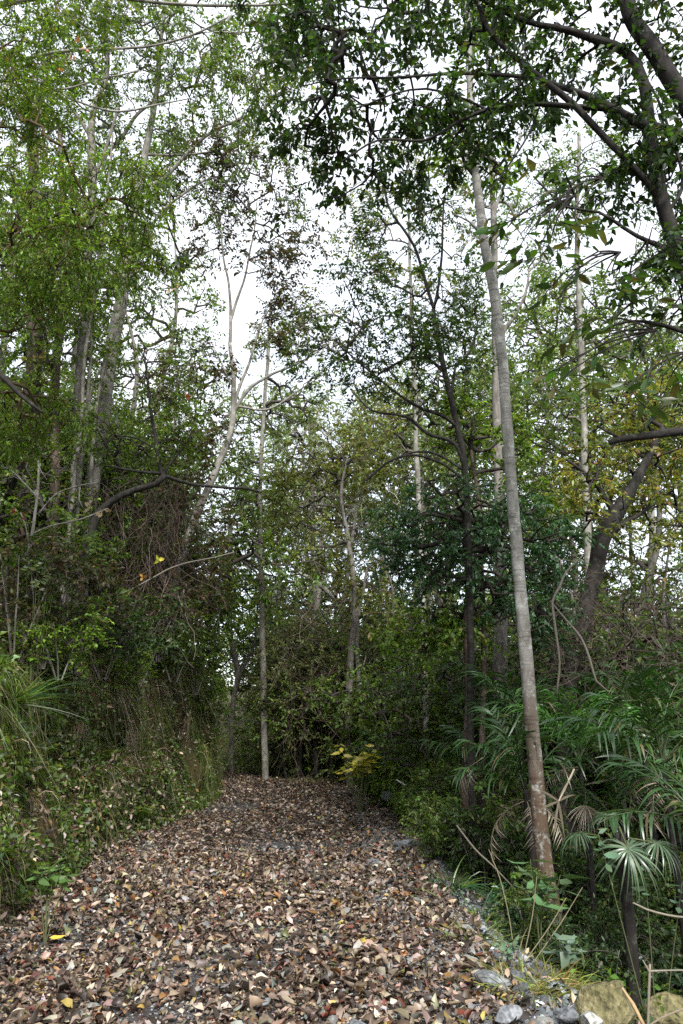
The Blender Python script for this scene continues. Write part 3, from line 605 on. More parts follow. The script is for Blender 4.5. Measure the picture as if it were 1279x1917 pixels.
# --- left
ptree('tall_leaning_tree', 'tall pale trunk leaning right with long arching limbs, upper left', 'tree',
      [[(165, 960, 28), (190, 790, 27), (212, 640, 25), (228, 550, 22), (243, 440, 18), (262, 340, 15), (280, 250, 12), (292, 180, 10), (300, 90, 8), (310, 0, 6), (315, -120, 4)]], 11.5,
      [(300, 120, 150, 110, 11.5, 1.2, 150), (400, 190, 130, 110, 11.5, 1.1, 130), (360, 290, 110, 50, 11.5, .8, 70), (200, 60, 120, 80, 11.5, 1., 80), (250, 520, 110, 110, 11.2, 1., 90), (330, 40, 160, 60, 11.5, 1., 70), (520, 120, 70, 90, 11, .9, 60), (450, -60, 260, 80, 11, 1.2, 90), (560, 240, 50, 60, 11, .8, 50), (260, 250, 130, 90, 11.5, 1., 90), (430, 140, 150, 60, 11, 1., 80), (90, 250, 120, 90, 11.5, 1., 80), (490, 320, 90, 70, 11, 1., 70), (400, 60, 180, 90, 11, 1., 90), (380, 380, 80, 60, 11, .8, 50)],
      [[(262, 350, 9), (300, 340, 8), (330, 310, 8), (365, 275, 7), (400, 245, 6), (445, 226, 5), (500, 205, 3)], [(190, 330, 3), (200, 290, 6), (235, 250, 7), (262, 210, 6), (300, 180, 4), (345, 155, 3)], [(225, 560, 8), (260, 480, 6), (300, 400, 5), (380, 340, 4), (430, 330, 2)],
       [(270, 290, 6), (330, 290, 5), (390, 285, 4), (450, 270, 3)], [(303, 60, 5), (320, 30, 4), (350, 0, 3)], [(228, 540, 7), (180, 470, 5), (150, 400, 3)]],
      ys=1.28, bark=B_PALE, pal='mid', L=.075, asp=.45, ns=2, nl=7, tl=.3, droop=.5, twig=(.07, .06, .05), tips_r=.004, rmax=.025)
ptree('grey_forest_tree', 'grey trunk rising just left of the tall leaning pale one', 'tree',
      [[(140, 900, 16), (150, 720, 16), (163, 500, 16), (174, 350, 16), (172, 240, 13), (182, 185, 10), (200, 130, 8), (195, 20, 5)]], 10.5,
      [(180, 180, 90, 100, 10.5, .9, 70), (90, 100, 120, 100, 10.5, 1., 110), (60, -40, 200, 60, 10.5, 1., 80), (240, 30, 80, 60, 10.5, .7, 40), (120, 640, 90, 80, 10.5, .8, 60)],
      [[(175, 340, 8), (200, 270, 6), (220, 200, 4)], [(172, 260, 8), (130, 200, 5), (80, 160, 3)]], ys=1.3, bark=B_GREY, pal='mid', L=.07, ns=2, nl=7, tl=.28, twig=(.06, .05, .045), tips_r=.004)
ptree('brown_trunk_tree', 'dark brown upright trunk between the purple brown one and the thin stems, left', 'tree',
      [[(105, 890, 19), (100, 770, 18), (104, 680, 17), (115, 570, 16), (120, 420, 13), (112, 250, 9)]], 11,
      [(80, 420, 110, 100, 9.5, .9, 120), (150, 520, 80, 70, 10, .8, 60), (40, 600, 80, 80, 10, .8, 60), (190, 400, 70, 60, 9.8, .7, 50)], [], ys=1.22, bark=B_RED, pal='bright', L=.065, ns=3, nl=9, tl=.3, droop=.6)
ptree('purple_brown_tree', 'broad purple brown trunk at the left border behind feathery green sprays', 'tree',
      [[(48, 930, 34), (60, 800, 32), (64, 700, 30), (66, 600, 28), (66, 420, 22), (58, 200, 16)]], 13,
      [(40, 250, 100, 130, 12, 1., 80), (30, 720, 60, 60, 12, .8, 40)], [[(64, 620, 10), (30, 560, 8), (-30, 520, 5)]], ys=1.05, bark=B_RED, pal='olive', L=.08, ns=2, nl=8)
ptree('feathery_tree', 'bright yellow green feathery foliage close on the left border', 'tree',
      [[(-190, 1150, 60), (-170, 900, 50), (-150, 600, 40), (-140, 300, 26)]], 7,
      [(60, 330, 130, 60, 6.8, .6, 48), (110, 400, 140, 50, 6.8, .6, 48), (40, 480, 120, 60, 6.8, .6, 48), (230, 390, 60, 70, 7, .5, 40), (60, 190, 110, 60, 7, .5, 60), (250, 470, 60, 60, 7, .5, 30), (60, 560, 90, 40, 7, .5, 40), (20, 100, 90, 70, 7, .5, 50), (60, 780, 80, 60, 8, .5, 50)],
      [[(-150, 650, 14), (-20, 690, 12), (40, 740, 8), (80, 770, 5)], [(-150, 500, 14), (0, 440, 8), (120, 400, 5), (200, 380, 3)]], bark=B_DARK, pal='bright', L=.055, asp=.3, ns=4, nl=10, tl=.3, droop=.6, upw=2., twig=(.06, .04, .02), tips_r=.003, rmax=.015, step=.2)
ptree('arching_tree', 'black crooked limb arching right from the undergrowth on the bank', 'tree',
      [[(150, 1120, 24), (162, 1030, 20), (180, 970, 16), (205, 940, 13), (245, 920, 11), (290, 907, 11), (306, 892, 12)]], 9.5,
      [(280, 700, 90, 80, 9.6, .7, 90), (200, 800, 80, 60, 9.6, .6, 50), (330, 800, 60, 70, 9.6, .6, 40), (360, 640, 50, 60, 9.8, .6, 36)],
      [[(306, 892, 10), (296, 860, 9), (290, 820, 7), (284, 780, 6), (280, 720, 5), (272, 660, 3)], [(306, 890, 8), (318, 870, 5), (335, 850, 4), (360, 815, 3)], [(308, 890, 8), (345, 902, 6), (390, 908, 5), (440, 912, 5), (456, 913, 7), (487, 922, 3)],
       [(300, 886, 7), (270, 884, 6), (240, 880, 4), (195, 872, 3)], [(290, 840, 4), (255, 822, 4), (215, 818, 3)]],
      ys=1.32, bark=B_DARK, pal='mid', L=.065, ns=2, nl=7, rough=.16, wob=.03, twig=(.025, .02, .018), tips_r=.003, rmax=.015)
ptree('bare_sapling', 'bone white leafless sapling in front of the undergrowth at the left border', 'sapling',
      [[(46, 1180, 8), (50, 1080, 7), (53, 1040, 7), (62, 985, 6), (72, 910, 5), (75, 870, 4), (73, 830, 3)]], 7,
      [(130, 910, 70, 60, 7, .3, 30), (40, 920, 40, 60, 7, .3, 16)],
      [[(74, 960, 4), (105, 925, 3), (150, 910, 3), (180, 905, 2)], [(60, 1000, 4), (95, 985, 3), (150, 975, 3), (200, 955, 2)], [(75, 935, 3), (40, 900, 2), (20, 880, 2)], [(150, 912, 3), (148, 935, 3), (155, 950, 2)], [(54, 1025, 3), (50, 990, 2), (40, 960, 2)]],
      ys=1.36, bark=B_PALE, nl=0, twig=(.2, .18, .15), tips_r=.002, ground=True, k=8)
ptree('broken_snag', 'broken off grey trunk standing on the bank with a ragged top', 'dead trunk',
      [[(284, 1330, 22), (296, 1250, 19), (306, 1190, 18), (316, 1145, 17), (321, 1128, 18), (327, 1122, 12)]], 16.3, (),
      [[(320, 1140, 9), (338, 1125, 10), (346, 1112, 5)]], bark=B_PALE, rough=.12)
for q, (lab, Y, tk) in enumerate([
        ('leftmost of the thin bare stems beside the grey trunk', 9, [(140, 900, 8), (152, 780, 7), (160, 660, 7), (176, 560, 5), (196, 400, 4), (210, 250, 3)]),
        ('middle one of the thin bare stems beside the grey trunk', 9.3, [(150, 900, 7), (163, 760, 6), (170, 640, 6), (165, 500, 5), (175, 380, 3)]),
        ('thin bare stem curving right across the pale leaning trunk', 9.6, [(168, 930, 8), (175, 820, 7), (190, 700, 6), (225, 600, 5), (240, 500, 3)])]):
    ptree('thin_sapling', lab, 'sapling', [tk], Y * 1.4, [(tk[-1][0], tk[-1][1] + 60, 60, 80, Y * 1.4, .4, 24)], bark=B_GREY, pal='mid', L=.07, nl=6, ns=1, tips_r=.003, k=6, group='thin stems on the left bank')
# long pale twigs that reach into the sky gap from the upper left
ptree('long_branched_tree', 'tree at the upper left whose thin pale branches run far to the right', 'tree',
      [[(-120, 1200, 50), (-110, 800, 44), (-100, 300, 34), (-60, 0, 20)]], 8,
      [(110, 90, 120, 90, 8, .6, 60), (160, 0, 200, 60, 8, .6, 70), (440, 90, 120, 80, 8.4, .7, 90), (560, 40, 90, 60, 8.4, .6, 50)],
      [[(-80, 120, 14), (30, 112, 7), (100, 100, 6), (200, 92, 5), (290, 82, 4), (360, 65, 4), (430, 30, 3)], [(-80, 160, 10), (60, 150, 5), (140, 190, 4), (220, 210, 4), (300, 195, 3), (360, 180, 2)], [(60, 140, 4), (110, 165, 4), (180, 150, 3), (260, 130, 3)],
       [(-80, 300, 10), (100, 370, 5), (200, 400, 4), (280, 450, 3)], [(400, 60, 3), (470, 60, 3), (560, 45, 2)], [(-60, 20, 12), (150, -10, 8), (300, 5, 6), (480, 10, 4), (600, 0, 3)]],
      bark=B_PALE, pal='mid', L=.06, ns=2, nl=8, tl=.22, tips_r=.0025, rmax=.012, twig=(.22, .2, .17), step=.2)

# ------------------------------------------------------------------ forest behind: copies of a few grown trees
def bg_tree(seed, h, lean, pal, bark, cw, nat, L=.15, label='', crown_base=.3):
    r = np.random.default_rng(seed); n = 6; z = np.linspace(0, h, n)
    P = np.stack([lean * (z / h) ** 1.3 * h * .2 + r.normal(0, .12, n), r.normal(0, .12, n), z], 1); P[0] = (0, 0, -.3); R = .10 + .006 * h; R = R * (1 - .85 * z / h)
    a = [clustered((P[-2][0] + r.normal(0, cw * .35), r.normal(0, cw * .35), h * r.uniform(crown_base + .1, 1.)), (cw * .55, cw * .55, h * .13), nat // 7, 6, .35, r) for _ in range(7)]
    return make_tree('forest_tree', label, 'tree', (0, 0, 0), [(list(P), list(R))], [], np.concatenate(a), bark, pal, 'background forest trees', L=L * .78, nl=9, ns=2, tl=.55, tips_r=.009, rmax=.06, step=.6, k=7, twigs=False, seed=seed, amt=.28)
LB = ['hazy grey green forest tree standing in the background woods', 'leafy olive forest tree standing in the background woods', 'tall pale stemmed forest tree standing in the background woods', 'brownish half bare forest tree standing in the background woods', 'low bushy young tree filling the understory']
bgv = [bg_tree(101, 13, .3, 'grey', B_PALE, 4.5, 420, label=LB[0]), bg_tree(102, 11, -.3, 'grey', B_GREY, 5., 480, label=LB[1]),
       bg_tree(103, 16, .1, 'mid', B_PALE, 4., 420, label=LB[2]), bg_tree(104, 12, .5, 'brown', B_GREY, 4., 200, label=LB[3]), bg_tree(105, 8, .2, 'mid', B_GREY, 4.5, 480, label=LB[1], crown_base=.05),
       bg_tree(106, 5, .2, 'mid', B_DARK, 4., 520, .13, LB[4], -.05), bg_tree(107, 6, .3, 'grey', B_DARK, 4., 520, .13, LB[4], -.05), bg_tree(108, 5, .3, 'dark', B_DARK, 4., 520, .12, LB[4], -.05)]
spots = []
r2 = random.Random(21)
# rows: (px, Y, variant) so that they fill the woods behind; heights follow the variant
for px, Y, v, s in [(560, 30, 0, 1.0), (640, 28, 3, .95), (600, 36, 1, 1.1), (700, 33, 0, 1.0), (520, 34, 4, 1.2), (760, 27, 3, 1.0),
                    (800, 24, 1, 1.), (860, 28, 2, 1.), (930, 22, 4, 1.1), (1000, 25, 1, 1.1), (1080, 21, 4, 1.2), (1150, 24, 2, .95), (1230, 20, 1, 1.), (1320, 22, 0, 1.), (1190, 30, 0, 1.2), (1040, 33, 2, 1.1),
                    (230, 25, 2, 1.05), (160, 21, 4, 1.2), (90, 24, 2, 1.1), (20, 20, 1, 1.1), (-60, 23, 0, 1.1), (-20, 29, 3, 1.2), (120, 32, 0, 1.2), (270, 34, 0, 1.2), (640, 44, 0, 1.2),
                    (560, 47, 2, 1.1), (500, 45, 1, 1.3), (720, 46, 1, 1.3), (800, 42, 0, 1.2), (900, 45, 2, 1.2), (1000, 44, 0, 1.3), (320, 46, 1, 1.3), (560, 60, 0, 1.4),
                    (1100, 48, 1, 1.3), (1200, 46, 0, 1.3), (200, 46, 0, 1.3), (80, 44, 1, 1.3), (-60, 40, 2, 1.2), (740, 22, 4, .9), (690, 25, 4, .9), (560, 26.5, 4, .8), (830, 19.5, 4, .85), (1020, 17, 4, .85), (1130, 16, 4, .8), (1240, 15.5, 4, .85), (320, 19, 4, .8), (200, 17, 4, .75), (60, 16, 4, .8),
                    (560, 25, 6, .8), (620, 25.5, 6, .9), (680, 24.5, 6, .8), (720, 22.5, 5, .8), (770, 21, 5, .8), (830, 18.5, 5, .8), (880, 16.5, 7, .7), (940, 17.5, 7, .8), (1010, 15, 7, .8), (1090, 14.5, 7, .8), (1160, 14, 7, .8), (1230, 13.5, 7, .8), (1290, 13, 7, .9),
                    (1060, 18.5, 5, 1.), (1150, 18, 5, 1.), (1240, 17.5, 5, 1.), (960, 21, 5, 1.), (870, 23, 6, 1.), (800, 26, 5, 1.1), (740, 28, 6, 1.1), (660, 30, 5, 1.2), (590, 31, 6, 1.1), 
                    (280, 19.5, 5, .7), (235, 18, 6, .7), (180, 16.5, 5, .7), (120, 16, 5, .7), (60, 15, 6, .7), (0, 14.5, 5, .7), (-60, 14, 5, .8), (220, 22, 5, 1.), (130, 21, 6, 1.), (40, 20, 5, 1.), (-50, 18, 6, 1.),
                    (1420, 13, 5, .9), (1500, 15, 5, 1.), (1620, 14, 7, 1.), (1750, 15, 5, 1.), (1450, 20, 1, 1.), (1600, 20, 0, 1.), (1800, 20, 1, 1.), (1950, 18, 5, 1.2), (-250, 16, 5, .9), (-400, 18, 1, 1.), (-600, 18, 0, 1.), (620, 40, 6, 1.5), (700, 38, 6, 1.4)]:
    p = W(px, 1330, Y); spots.append((p[0] + r2.gauss(0, .4), Y + r2.gauss(0, .5), v, s * r2.uniform(.92, 1.1)))
used = set()
for i_, (x, y, v, s) in enumerate(spots):
    o = bgv[v] if v not in used else copy_tree(bgv[v]); used.add(v)
    o.location = (x, y, gz(x, y)); o.rotation_euler[2] = r2.uniform(0, 6.28); o.scale = (s, s, s * r2.uniform(.9, 1.1))
    px = 639.5 + x / (y * .966) * FPX
    wh = next(t for lim, t in [(90, 'at the left border behind the purple brown trunk'), (190, 'behind the bare white sapling'), (300, 'behind the brown vine tangle'), (400, 'behind the leaning forked trunk'), (470, 'behind the burled trunk'), (530, 'behind the white trunk'), (610, 'behind the left half of the thicket'),
         (690, 'behind the twin dark trunks'), (770, 'behind the yellow leaved plant'), (850, 'left of the dense dark crown'), (930, 'behind the dense dark crown'), (1010, 'behind the slender pale trunk'), (1090, 'behind the bright green palm'), (1180, 'behind the crooked vine hung trunk'), (9999, 'behind the palms at the right border')] if px < lim)
    kd = ['hazy grey green tree', 'leafy olive tree', 'tall pale stemmed tree', 'brownish half bare tree', 'low crowned leafy tree', 'bushy green young tree', 'bushy olive young tree', 'bushy dark young tree'][v]
    o['label'] = kd + ' ' + wh + (', close up' if y < 19 else ', some way back' if y < 28 else ', far back' if y < 39 else ', farthest')

# ------------------------------------------------------------------ shrubs and undergrowth
def bush(seed, h, wd, pal, nat, L=.06, label='', asp=.5, nl=8, m=None, spread=.75, droop=.25):
    r = np.random.default_rng(seed); st = []
    for q in range(4):
        a = r.uniform(0, 6.28); st.append(([np.array([.05 * math.cos(a), .05 * math.sin(a), -.1]), np.array([wd * .18 * math.cos(a), wd * .18 * math.sin(a), h * .4]), np.array([wd * .3 * math.cos(a), wd * .3 * math.sin(a), h * .75])], [.014, .010, .004]))
    att = clustered((0, 0, h * .55), (wd * .5, wd * .5, h * .45), nat, 6, .14, r); att[:, 2] = np.abs(att[:, 2])
    t = make_tree('shrub', label, 'shrub', (0, 0, 0), [], st, att, B_GREY, pal, None, L=L, asp=asp, nl=nl, ns=2, tl=.18, tips_r=.003, rmax=.012, step=.15, k=8, twigs=True, seed=seed, crown_name='foliage', lmat=m, spread=spread, droop=droop)
    for c in t.children:
        if c.name.startswith('limb'): c.name = 'stem'
    return t
SL = ['mid green shrub in the undergrowth', 'dark green shrub in the undergrowth', 'bright green shrub in the undergrowth', 'brownish shrub in the undergrowth', 'broad leaved shrub in the undergrowth']
shv = [bush(201, 1.3, 1.5, 'mid', 130), bush(202, 1.2, 1.6, 'dark', 150, .06), bush(203, 1.1, 1.4, 'bright', 130, .055), bush(204, 1.4, 1.5, 'brown', 110, .055), bush(205, .9, 1.2, 'deep', 60, .12, asp=.4, nl=6, m=M_GLOSS)]
su = set(); n_sh = 0
def put_shrub(x, y, v, s, where, z=None):
    global n_sh
    o = shv[v] if v not in su else copy_tree(shv[v]); su.add(v); n_sh += 1
    o.location = (x, y, (gz(x, y) if z is None else z) - .05); o.rotation_euler = (0, 0, r2.uniform(0, 6.28)); o.scale = (s, s, s * r2.uniform(.85, 1.2))
    o['label'] = SL[v].replace('in the undergrowth', where); o['group'] = 'shrubs of the undergrowth'
for q in range(60):                                   # top of the left bank
    y = r2.uniform(6.2, 21); t = r2.uniform(1.5, 5.5); x = float(xc(y)) - 2.2 - t; put_shrub(x, y, r2.choice([0, 0, 1, 2, 3, 3, 0]), r2.uniform(.6, 1.25), 'on the left bank' + (' at its lip' if t < 2.8 else ' behind its lip') + (', nearest' if y < 10 else ', halfway' if y < 15 else ', far'))
for q in range(150):                                   # the slope right of the path
    y = r2.uniform(6.5, 19); u = r2.uniform(.9, 7.5) if q < 100 else r2.uniform(.5, 2.2); y = y if q < 100 else r2.uniform(8.5, 20); x = float(xc(y)) + 2.2 + u
    if y < 8 and u < 1.6: continue
    put_shrub(x, y, r2.choice([1, 1, 0, 4, 1, 0, 2]), r2.uniform(.6, 1.2), 'in the hollow right of the path' + (' just below the stones' if u < 3 else ' among the palms' if u < 5.5 else ' beyond the palms') + (', near' if y < 9.5 else ', halfway' if y < 13.5 else ', far'))
for px, py, Y, v, s in [(775, 1500, 14.6, 2, .8), (795, 1480, 13.8, 2, .8), (745, 1470, 16., 2, .8), (820, 1500, 12.6, 2, .8), (835, 1560, 11., 2, .6), (815, 1590, 10.3, 0, .55), (860, 1500, 11.8, 2, .8), (740, 1430, 17.2, 2, 1.), (705, 1450, 18.2, 2, .8), (760, 1440, 16.5, 2, 1.1), (720, 1400, 17.5, 2, 1.1), (800, 1430, 15, 2, 1.1), (780, 1370, 17, 0, 1.3), (840, 1450, 14, 0, 1.), (710, 1450, 19, 2, .9), (760, 1320, 19, 2, 1.4), (820, 1340, 18, 0, 1.4), (790, 1500, 13.2, 2, .7), (830, 1530, 12.5, 0, .8), (700, 1340, 20.5, 0, 1.3)]:
    p = W(px, py, Y); put_shrub(p[0], p[1], v, s, 'beside the far right side of the path' + (', next to the yellow plant' if px < 730 else ', behind the far grey rock' if px < 775 else ', close to the palms'))
for px, py, Y, v, s in [(330, 1190, 14.5, 0, 1.2), (370, 1230, 16.5, 0, 1.1), (300, 1150, 14, 3, 1.2), (260, 1200, 13, 1, 1.1), (345, 1130, 16, 3, 1.5), (395, 1330, 18.2, 0, .9), (380, 1290, 17.5, 2, .9), (200, 1180, 11.5, 1, 1.), (150, 1150, 10.5, 3, 1.1), (90, 1130, 9.5, 0, 1.1), (120, 1180, 9.2, 2, .8), (40, 1120, 9., 3, 1.), (230, 1250, 12, 2, .7), (300, 1290, 15, 0, .8), (390, 1190, 19, 0, 1.3)]:
    p = W(px, py, Y); put_shrub(p[0], p[1], v, s, 'crowding the lip of the earth bank' + (' at its near end' if Y < 11 else ' at its middle' if Y < 14.2 else ' at its far end'), max(gz(p[0], p[1]), p[2] - .6 * s) if gz(p[0], p[1]) < p[2] else gz(p[0], p[1]))
for q in range(34):                                   # beyond the end of the path
    x = r2.uniform(-12, 6); y = r2.uniform(22.5, 34)
    if abs(x - float(xc(y))) < 2.4 or (x * 24 / y < -2.2): continue
    put_shrub(x, y, r2.choice([0, 1, 0, 3, 2]), r2.uniform(.9, 1.7), 'under the trees beyond the path end')

# tangle of dry brown vines under the arching tree, and vines hanging in the trees
def vines(n, x0, x1, y0, y1, Y0, Y1, r0, cols, ln=(.5, 1.8), sway=.25, seed=0):
    r = np.random.default_rng(seed); mb = MB()
    for q in range(n):
        p = W(r.uniform(x0, x1), r.uniform(y0, y1), r.uniform(Y0, Y1)); d = nrm(np.array([r.normal(0, .45), r.normal(0, .4), -1.])); L = r.uniform(*ln); P = [p]
        for k in range(7): d = nrm(d + r.normal(0, sway, 3)); P.append(P[-1] + d * L / 7)
        P = np.array(P); rr = r0 * r.uniform(.5, 1.3); add_segs(mb, P[:-1], P[1:], np.full(7, rr), np.full(7, rr), jitter(cols, 1, .3, .05, r)[0])
    return mb
VC = [((.09, .06, .045), 4), ((.14, .11, .09), 2), ((.05, .035, .03), 4)]
tag(vines(900, 150, 345, 890, 1150, 13.2, 16, .006, VC, seed=3).build('vine_tangle', M_TWIG), 'brown tangle of dry hanging vines under the arching black limb', 'vines', kind='stuff')
tag(vines(260, 1010, 1279, 1060, 1260, 10, 12.5, .005, [((.06, .045, .035), 1)], seed=4, sway=.45).build('vine_tangle', M_TWIG), 'dark tangle of vines below the crooked trunk at the right', 'vines', kind='stuff')
tag(vines(160, 520, 720, 1080, 1380, 19, 22, .007, VC, (1, 3), seed=5).build('vine_tangle', M_TWIG), 'thin vines hanging over the thicket at the path end', 'vines', kind='stuff')
tag(vines(260, 560, 760, 760, 1100, 20, 30, .008, [((.3, .27, .23), 1), ((.2, .18, .15), 1)], (1, 3), .5, seed=6).build('bare_twigs', M_TWIG), 'pale leafless twigs of far trees in the middle of the view', 'twigs', kind='stuff')
# pale bent vine stems right of the slender trunk
for q, (lab, pts) in enumerate([('pale twisted vine hanging right of the slender trunk', [(1092, 1040, 3), (1060, 1070, 4), (1045, 1100, 5), (1030, 1130, 5), (1036, 1180, 5), (1044, 1240, 4), (1040, 1300, 4)]),
                                ('grey looping vine below the crooked dark trunk', [(1030, 1125, 3), (1060, 1160, 4), (1085, 1190, 5), (1100, 1230, 5), (1112, 1270, 4), (1135, 1290, 3)]),
                                ('thin grey vine stretched across the brown tangle on the bank', [(205, 1120, 2), (250, 1100, 3), (290, 1080, 3), (330, 1062, 3), (400, 1045, 2), (440, 1030, 2)])]):
    Y = 8.6 if q < 2 else 12.9; mb = MB(); P = [W(a, b, Y) for a, b, _ in pts]; add_tube(mb, P, [wpx(a, b, Y, c) for a, b, c in pts], (.14, .125, .1), 6, .12, .1, .03, q)
    tag(mb.build('vine', M_TWIG, None, P[0], True), lab, 'vine')

# ------------------------------------------------------------------ grasses and ground cover
def blades(P, Nn, L, Wd, cols, hang=.6, seg=3, r=rng, out=.5):
    """curved tapering blades from points P leaning out along Nn and drooping"""
    n = len(P); D = nrm(Nn * out + np.array([0, 0, 1.]) * .7 + r.normal(0, .4, (n, 3))); S = nrm(np.cross(D, r.normal(0, 1, (n, 3)))); L = np.broadcast_to(L, (n,)); mb = MB()
    hg = hang * r.uniform(.4, 1.5, n); pts = []
    for k in range(seg + 1):
        t = k / seg; c = P + D * (L * t)[:, None] + np.array([0, 0, -1.]) * (hg * L * t * t)[:, None]; ww = Wd * (1 - t * .92) * .5
        pts += [c + S * np.reshape(ww, (-1, 1)), c - S * np.reshape(ww, (-1, 1))]
    v = np.stack(pts, 1); f = []
    for k in range(seg): f += [[2 * k, 2 * k + 1, 2 * k + 3], [2 * k, 2 * k + 3, 2 * k + 2]]
    mb.add(v, np.array(f)[None] + np.arange(n)[:, None, None] * 2 * (seg + 1), np.repeat(jitter(cols, n, .3, .08, r), 2 * (seg + 1), 0)); return mb
def merge(*ms):
    o = MB()
    for m in ms:
        for q in range(len(m.v)): o.v.append(m.v[q]); o.f.append(m.f[q] + (o.n - 0)); o.c.append(m.c[q])
        o.n += m.n
    return o
def bank_pts(n, t0, t1, y0, y1, clump=None, fr=(1.2, 1.2), off=0.):
    y = y0 + (y1 - y0) * rng.random(n) ** 1.15; t = np.where(rng.random(n) < .78, rng.uniform(t0, min(1.25, t1), n), rng.uniform(t0, t1, n))
    if clump is not None:
        k = fbm(y * fr[0] + off, t * fr[1] + off, 6.) > rng.normal(clump, .25, n); y, t = y[k], t[k]
    s = -wl(y) - t; return surf(s, y), nsurf(s, y)
GRS = [((.12, .15, .03), 4), ((.09, .14, .022), 4), ((.22, .21, .08), 2), ((.33, .28, .16), 1.6), ((.06, .09, .02), 3)]
DRYG = [((.3, .24, .15), 4), ((.2, .14, .08), 3), ((.4, .34, .24), 2)]
P1, N1 = bank_pts(90000, .05, 2.8, 4.8, 23, .15); g1 = blades(P1, N1, rng.uniform(.12, .42, len(P1)), .011, GRS, 1.1)
P2, N2 = bank_pts(7500, .7, 2.4, 5, 20, .15, off=9.); g2 = blades(P2, N2, rng.uniform(.3, .75, len(P2)), .006, DRYG, 1.7, 4, out=1.)
tag(merge(g1).build('grass', M_LEAF), 'green and olive grass growing over the left bank', 'grass', kind='stuff')
tag(merge(g2).build('dry_grass', M_DRY), 'long dry tan grass blades hanging down the left bank', 'dry grass', kind='stuff')
def cover(P, N, L, cols, tilt=.7, lift=.08, asp=.6, big=False):
    n = len(P); Nn = nrm(N * .8 + np.array([0, 0, .7]) + rng.normal(0, tilt, (n, 3))); D = nrm(rng.normal(0, 1, (n, 3)) + N * .5 + np.array([0, 0, -.3])); mb = MB(); Lv = rng.uniform(.6, 1.3, n) * L
    (add_big_leaves if big else add_leaves)(mb, P + N * (rng.random((n, 1)) * lift), D, Nn, Lv, Lv * asp, jitter(cols, n, .3, .1)); return mb
P3, N3 = bank_pts(100000, 0, 3.2, 4.8, 23, -.1, (1.6, 1.6), 3.); P4, N4 = bank_pts(24000, 0, 2.6, 4.8, 16, .05, (2., 2.), 30.)
tag(merge(cover(P3, N3, .058, GREEN['mid'] + [((.10, .15, .06), 2)], lift=.12), cover(P4, N4, .085, GREEN['mid'] + [((.13, .19, .08), 3)], lift=.16)).build('ground_cover', M_LEAF), 'small leafy creepers and herbs matted over the left bank', 'ground cover', kind='stuff')
P5, N5 = bank_pts(40000, -.1, 2.0, 4.8, 22, .0, (1.1, 1.3), 60.)
tag(cover(P5, N5, .08, LIT + [((.26, .2, .14), 18), ((.36, .3, .23), 8)], tilt=.9, lift=.12, asp=.5, big=True).build('dead_leaves', M_DRY), 'dead leaves caught on the face of the left bank', 'dead leaves', kind='stuff')
# forest floor, right hollow and beyond
n = 26000; s = rng.uniform(2.3, 10, n); y = rng.uniform(4.5, 26, n); P = surf(s, y); N = nsurf(s, y)
fl = cover(P, N, .07, LIT, .4, .03, .5)
n = 30000; s = rng.uniform(2.6, 11, n); y = rng.uniform(5, 26, n); k = fbm(s, y, 2.) > -.2; P = surf(s, y)[k]; N = nsurf(s, y)[k]
fg = cover(P, N, .06, GREEN['dark'] + GREEN['mid'], .7, .3)
n = 22000; s = -wl(10) - rng.uniform(1.6, 12, n); y = rng.uniform(4, 30, n); P = surf(s, y); N = nsurf(s, y); fh = cover(P, N, .07, GREEN['mid'] + [((.16, .11, .06), 6)], .7, .3)
n = 36000; s = rng.uniform(-9, 14, n); y = rng.uniform(20.5, 50, n); k = np.abs(s) > 2.15; P = surf(s, y)[k]; N = nsurf(s, y)[k]; fj = cover(P, N, .1, GREEN['olive'] + GREEN['mid'], .7, .35)
tag(fl.build('leaf_litter', M_DRY), 'dead leaves on the forest floor in the hollow right of the path', 'leaf litter', kind='stuff')
tag(merge(fg, fh, fj).build('undergrowth', M_LEAF), 'low green undergrowth over the forest floor', 'undergrowth', kind='stuff')
n = 9000; s = rng.uniform(2.1, 4.4, n); y = rng.uniform(6.3, 20, n); k = fbm(s * 1.3, y * 1.3, 12.) > .1; P = surf(s, y)[k]
tag(blades(P, np.zeros_like(P) + np.array([.3, 0, 0]), rng.uniform(.15, .5, len(P)), .008, GRS + [((.05, .09, .03), 6)], .8).build('grass', M_LEAF), 'long dark grass on the drop right of the stones', 'grass', kind='stuff')
n = 2600; s = rng.uniform(1., 3.2, n); y = rng.uniform(19.5, 23.5, n); P = surf(s, y)
P = np.concatenate([P, surf(rng.uniform(.2, 2.6, 1800), rng.uniform(21.5, 22.8, 1800))])
tag(blades(P, np.zeros_like(P), rng.uniform(.05, .16, len(P)), .012, [((.18, .2, .05), 3), ((.12, .14, .05), 3), ((.3, .27, .12), 1)], .4).build('grass', M_LEAF), 'short yellow green grass strip where the path ends', 'grass', kind='stuff')

def tuft(name, label, x, y, n, L, wd, cols, hang=.7, spread=.12, group=None, z=None, m=None):
    r = np.random.default_rng(int(abs(x * 971 + y * 313)) + 3); zz = gz(x, y) if z is None else z; a = r.uniform(0, 6.28, n); q = r.random(n) ** .5 * spread
    P = np.stack([np.cos(a) * q, np.sin(a) * q, np.zeros(n) - .02], 1); mb = blades(P, np.stack([np.cos(a), np.sin(a), np.zeros(n)], 1), L * r.uniform(.5, 1.15, n), wd, cols, hang, 4, r, 1.)
    o = mb.build(name, m or M_LEAF); o.location = (x, y, zz); return tag(o, label, 'grass clump', group)
YG = [((.2, .23, .05), 4), ((.14, .18, .04), 4), ((.3, .24, .08), 2)]
def pxy(px, py, Y): p = W(px, py, Y); return p[0], p[1]
tuft('grass_tuft', 'big yellow green grass clump at the path edge above the boulder', *pxy(985, 1830, 5.9), 620, .46, .009, YG + [((.28, .14, .05), 2)], .8, .26)
